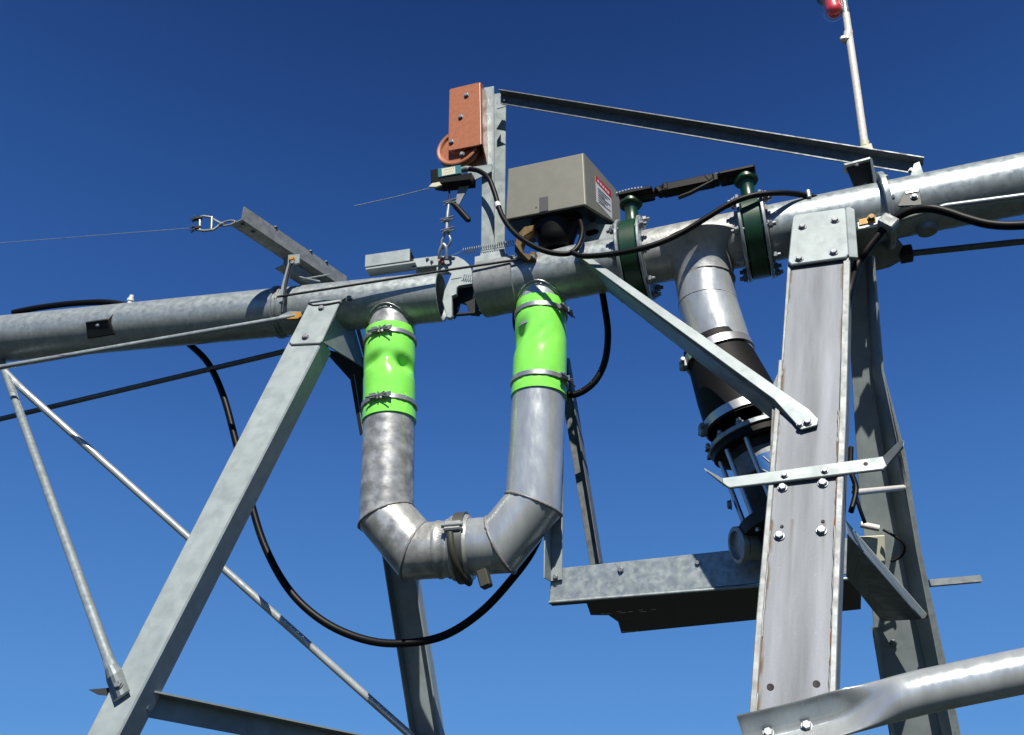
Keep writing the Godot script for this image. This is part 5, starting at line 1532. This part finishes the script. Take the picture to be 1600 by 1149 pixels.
	b.tube([Vector3(-0.7534, 3.2045, 0.5229), Vector3(-1.092, 3.2267, 0.57), Vector3(-2.7324, 3.3265, 0.8066)], 0.0010, 6)
	put("guide_wire", b, M.galv, k)

# ---------------------------------------------------------------- cables and hoses
func build_cables():
	var b := Mb.new()
	b.tube(curve([Vector3(-0.0354, 3.5877, 0.085), Vector3(0.0048, 3.5607, 0.09), Vector3(0.042, 3.5086, 0.1), Vector3(0.0652, 3.4384, 0.105), Vector3(0.092, 3.3393, 0.115), Vector3(0.1345, 3.2513, 0.13), Vector3(0.1842, 3.1876, 0.14), Vector3(0.2429, 3.1363, 0.145), Vector3(0.2975, 3.1148, 0.14), Vector3(0.331, 3.123, 0.13), Vector3(0.3495, 3.1562, 0.12), Vector3(0.3545, 3.2173, 0.1), Vector3(0.3408, 3.2864, 0.078)], 8), 0.0085, 14)
	var c := lone("switch_cable", b, M.cable, "black cable looping from the limit switch under the grey gearbox", "cable")
	b = Mb.new()
	b.tube([Vector3(0.0761, 3.3898, 0.109), Vector3(0.0818, 3.3702, 0.112)], 0.0102, 14)
	put("white_tape", b, M.white_plastic, c)
	b = Mb.new()
	b.tube(curve([Vector3(0.3263, 3.1184, 0.135), Vector3(0.3566, 3.0938, 0.14), Vector3(0.4004, 3.0801, 0.145), Vector3(0.4685, 3.0697, 0.15), Vector3(0.5356, 3.0661, 0.155), Vector3(0.592, 3.0728, 0.155), Vector3(0.6576, 3.0962, 0.15), Vector3(0.7341, 3.1314, 0.15), Vector3(0.8006, 3.1621, 0.15), Vector3(0.8647, 3.1786, 0.145), Vector3(0.9347, 3.188, 0.12), Vector3(0.9954, 3.1977, 0.08), Vector3(1.0541, 3.1862, 0.05), Vector3(1.1167, 3.1992, -0.02)], 8), 0.0085, 14)
	var c2 := lone("valve_cable", b, M.cable, "black cable sagging across both green valves and the tee", "cable")
	b = Mb.new()
	b.box(Vector3(1.0195, 3.1966, 0.07), Vector3(0.012, 0.03, 0.022), Basis(), 0.003)
	put("cable_tie", b, M.galv, c2)
	# heavy loop behind the bypass
	b = Mb.new()
	b.tube(curve([Vector3(-1.8621, 3.3196, 0.193), Vector3(-1.7587, 3.3313, 0.1756), Vector3(-1.601, 3.3341, 0.1489), Vector3(-1.4407, 3.3165, 0.1218), Vector3(-1.2817, 3.255, 0.0848), Vector3(-1.1346, 3.1292, 0.0498), Vector3(-1.0374, 3.0338, 0.0334), Vector3(-0.9573, 2.8964, 0.0199), Vector3(-0.8858, 2.7242, 0.0078), Vector3(-0.8131, 2.5403, -0.0045), Vector3(-0.7368, 2.3682, -0.0174), Vector3(-0.6397, 2.2253, -0.0338), Vector3(-0.5293, 2.1306, -0.0524), Vector3(-0.4081, 2.0737, -0.0729), Vector3(-0.2934, 2.0541, -0.0923), Vector3(-0.1667, 2.0706, -0.12), Vector3(-0.0503, 2.1287, -0.12), Vector3(0.0462, 2.2172, -0.12), Vector3(0.1147, 2.3038, -0.12), Vector3(0.1526, 2.402, -0.11), Vector3(0.1595, 2.5983, -0.1), Vector3(0.1511, 2.8157, -0.1), Vector3(0.1382, 3.1014, -0.1)], 8), 0.0115, 16)
	lone("power_cable", b, M.cable, "long black cable hanging in a deep loop behind the bypass pipe", "cable")
	b = Mb.new()
	b.tube(curve([Vector3(0.3661, 3.1263, -0.06), Vector3(0.3757, 3.0283, -0.06), Vector3(0.3809, 2.9344, -0.06), Vector3(0.368, 2.8426, -0.06), Vector3(0.3371, 2.7802, -0.06), Vector3(0.2919, 2.7468, -0.06), Vector3(0.2478, 2.7434, -0.06), Vector3(0.1889, 2.7817, -0.07), Vector3(0.1416, 2.8755, -0.08), Vector3(0.0898, 2.9838, -0.09), Vector3(0.0701, 3.0406, -0.09), Vector3(0.0738, 3.103, -0.08)], 8), 0.0105, 14)
	lone("power_cable", b, M.cable, "short black cable loop hanging right of the right green sleeve", "cable")
	# hose on the right
	b = Mb.new()
	b.tube(curve([Vector3(1.0343, 2.7297, 0.1485), Vector3(1.0633, 2.8076, 0.153), Vector3(1.1008, 2.9132, 0.1), Vector3(1.1252, 2.9422, 0.11), Vector3(1.1568, 2.975, 0.115), Vector3(1.1895, 3.0054, 0.12), Vector3(1.2228, 3.0235, 0.13), Vector3(1.2608, 3.0273, 0.14), Vector3(1.2991, 3.0139, 0.15), Vector3(1.3355, 2.9918, 0.15), Vector3(1.3736, 2.9613, 0.15), Vector3(1.4223, 2.9306, 0.15), Vector3(1.4895, 2.9115, 0.15), Vector3(1.6274, 2.8991, 0.14), Vector3(2.0316, 2.9062, 0.1)], 8), 0.0115, 16)
	var h := lone("black_hose", b, M.cable, "thick black hose arching over the front of the right pipe", "hose")
	b = Mb.new()
	var hc := Vector3(1.1944, 3.0075, 0.13)
	b.box(hc, Vector3(0.036, 0.045, 0.034), Basis(Vector3.BACK, 0.75), 0.004)
	put("hose_clip", b, M.galv_dull, h)

# ---------------------------------------------------------------- beacon
func build_beacon():
	var t := thing("beacon_light", "red beacon in a clear globe on a slim white riser above the right tower", "beacon light", Vector3(1.21, 3.4024, -0.02))
	var b := Mb.new()
	b.tube([Vector3(1.2083, 3.3928, -0.02), Vector3(1.2315, 3.688, -0.02), Vector3(1.252, 3.9614, -0.02)], 0.0118, 20)
	put("riser", b, M.white, t)
	b = Mb.new()
	b.tube([Vector3(1.2092, 3.3976, -0.02), Vector3(1.2109, 3.4173, -0.02)], 0.0135, 20)
	b.plate([Vector3(1.1727, 3.3761, 0.012), Vector3(1.1842, 3.3801, 0.012), Vector3(1.224, 3.3829, 0.012), Vector3(1.2254, 3.333, 0.012), Vector3(1.1715, 3.3491, 0.012)], Vector3(0, 0, -0.045), 0.002)
	put("base_bracket", b, M.label_cream, t)
	b = Mb.new()
	b.tube([Vector3(1.2457, 3.8792, -0.02), Vector3(1.2353, 3.8417, -0.02)], 0.0145, 20)
	b.box(Vector3(1.224, 3.8441, -0.01), Vector3(0.02, 0.018, 0.02), Basis(), 0.004)
	put("riser_clamp", b, M.white, t)
	var gc := Vector3(1.2202, 3.999, -0.02)
	b = Mb.new()
	var prof := []
	for i in 17:
		var a := PI * 0.5 * i / 16.0
		prof.append(Vector2(0.042 - 0.042 * cos(a) , 0.0395 * sin(a)))
	prof.append(Vector2(0.11, 0.0395))
	b.lathe(gc - UP * 0.042, UP, prof, 40, true)
	put("globe", b, M.glass, t)
	b = Mb.new()
	prof = []
	for i in 13:
		var a := PI * 0.5 * i / 12.0
		prof.append(Vector2(0.030 - 0.030 * cos(a), 0.0265 * sin(a)))
	for i in 5:
		prof.append(Vector2(0.036 + 0.016 * i, 0.0265)); prof.append(Vector2(0.044 + 0.016 * i, 0.0245))
	b.lathe(gc - UP * 0.034, UP, prof, 36, true)
	put("red_lens", b, M.red_lens, t)
	b = Mb.new()
	b.lathe(gc + UP * 0.066, UP, [Vector2(0, 0.0), Vector2(0, 0.044), Vector2(0.02, 0.044), Vector2(0.05, 0.03), Vector2(0.06, 0.0)], 36)
	b.tube([Vector3(1.251, 3.9557, -0.02), Vector3(1.2676, 4.1706, -0.02)], 0.0115, 12)
	put("cap", b, M.galv, t)
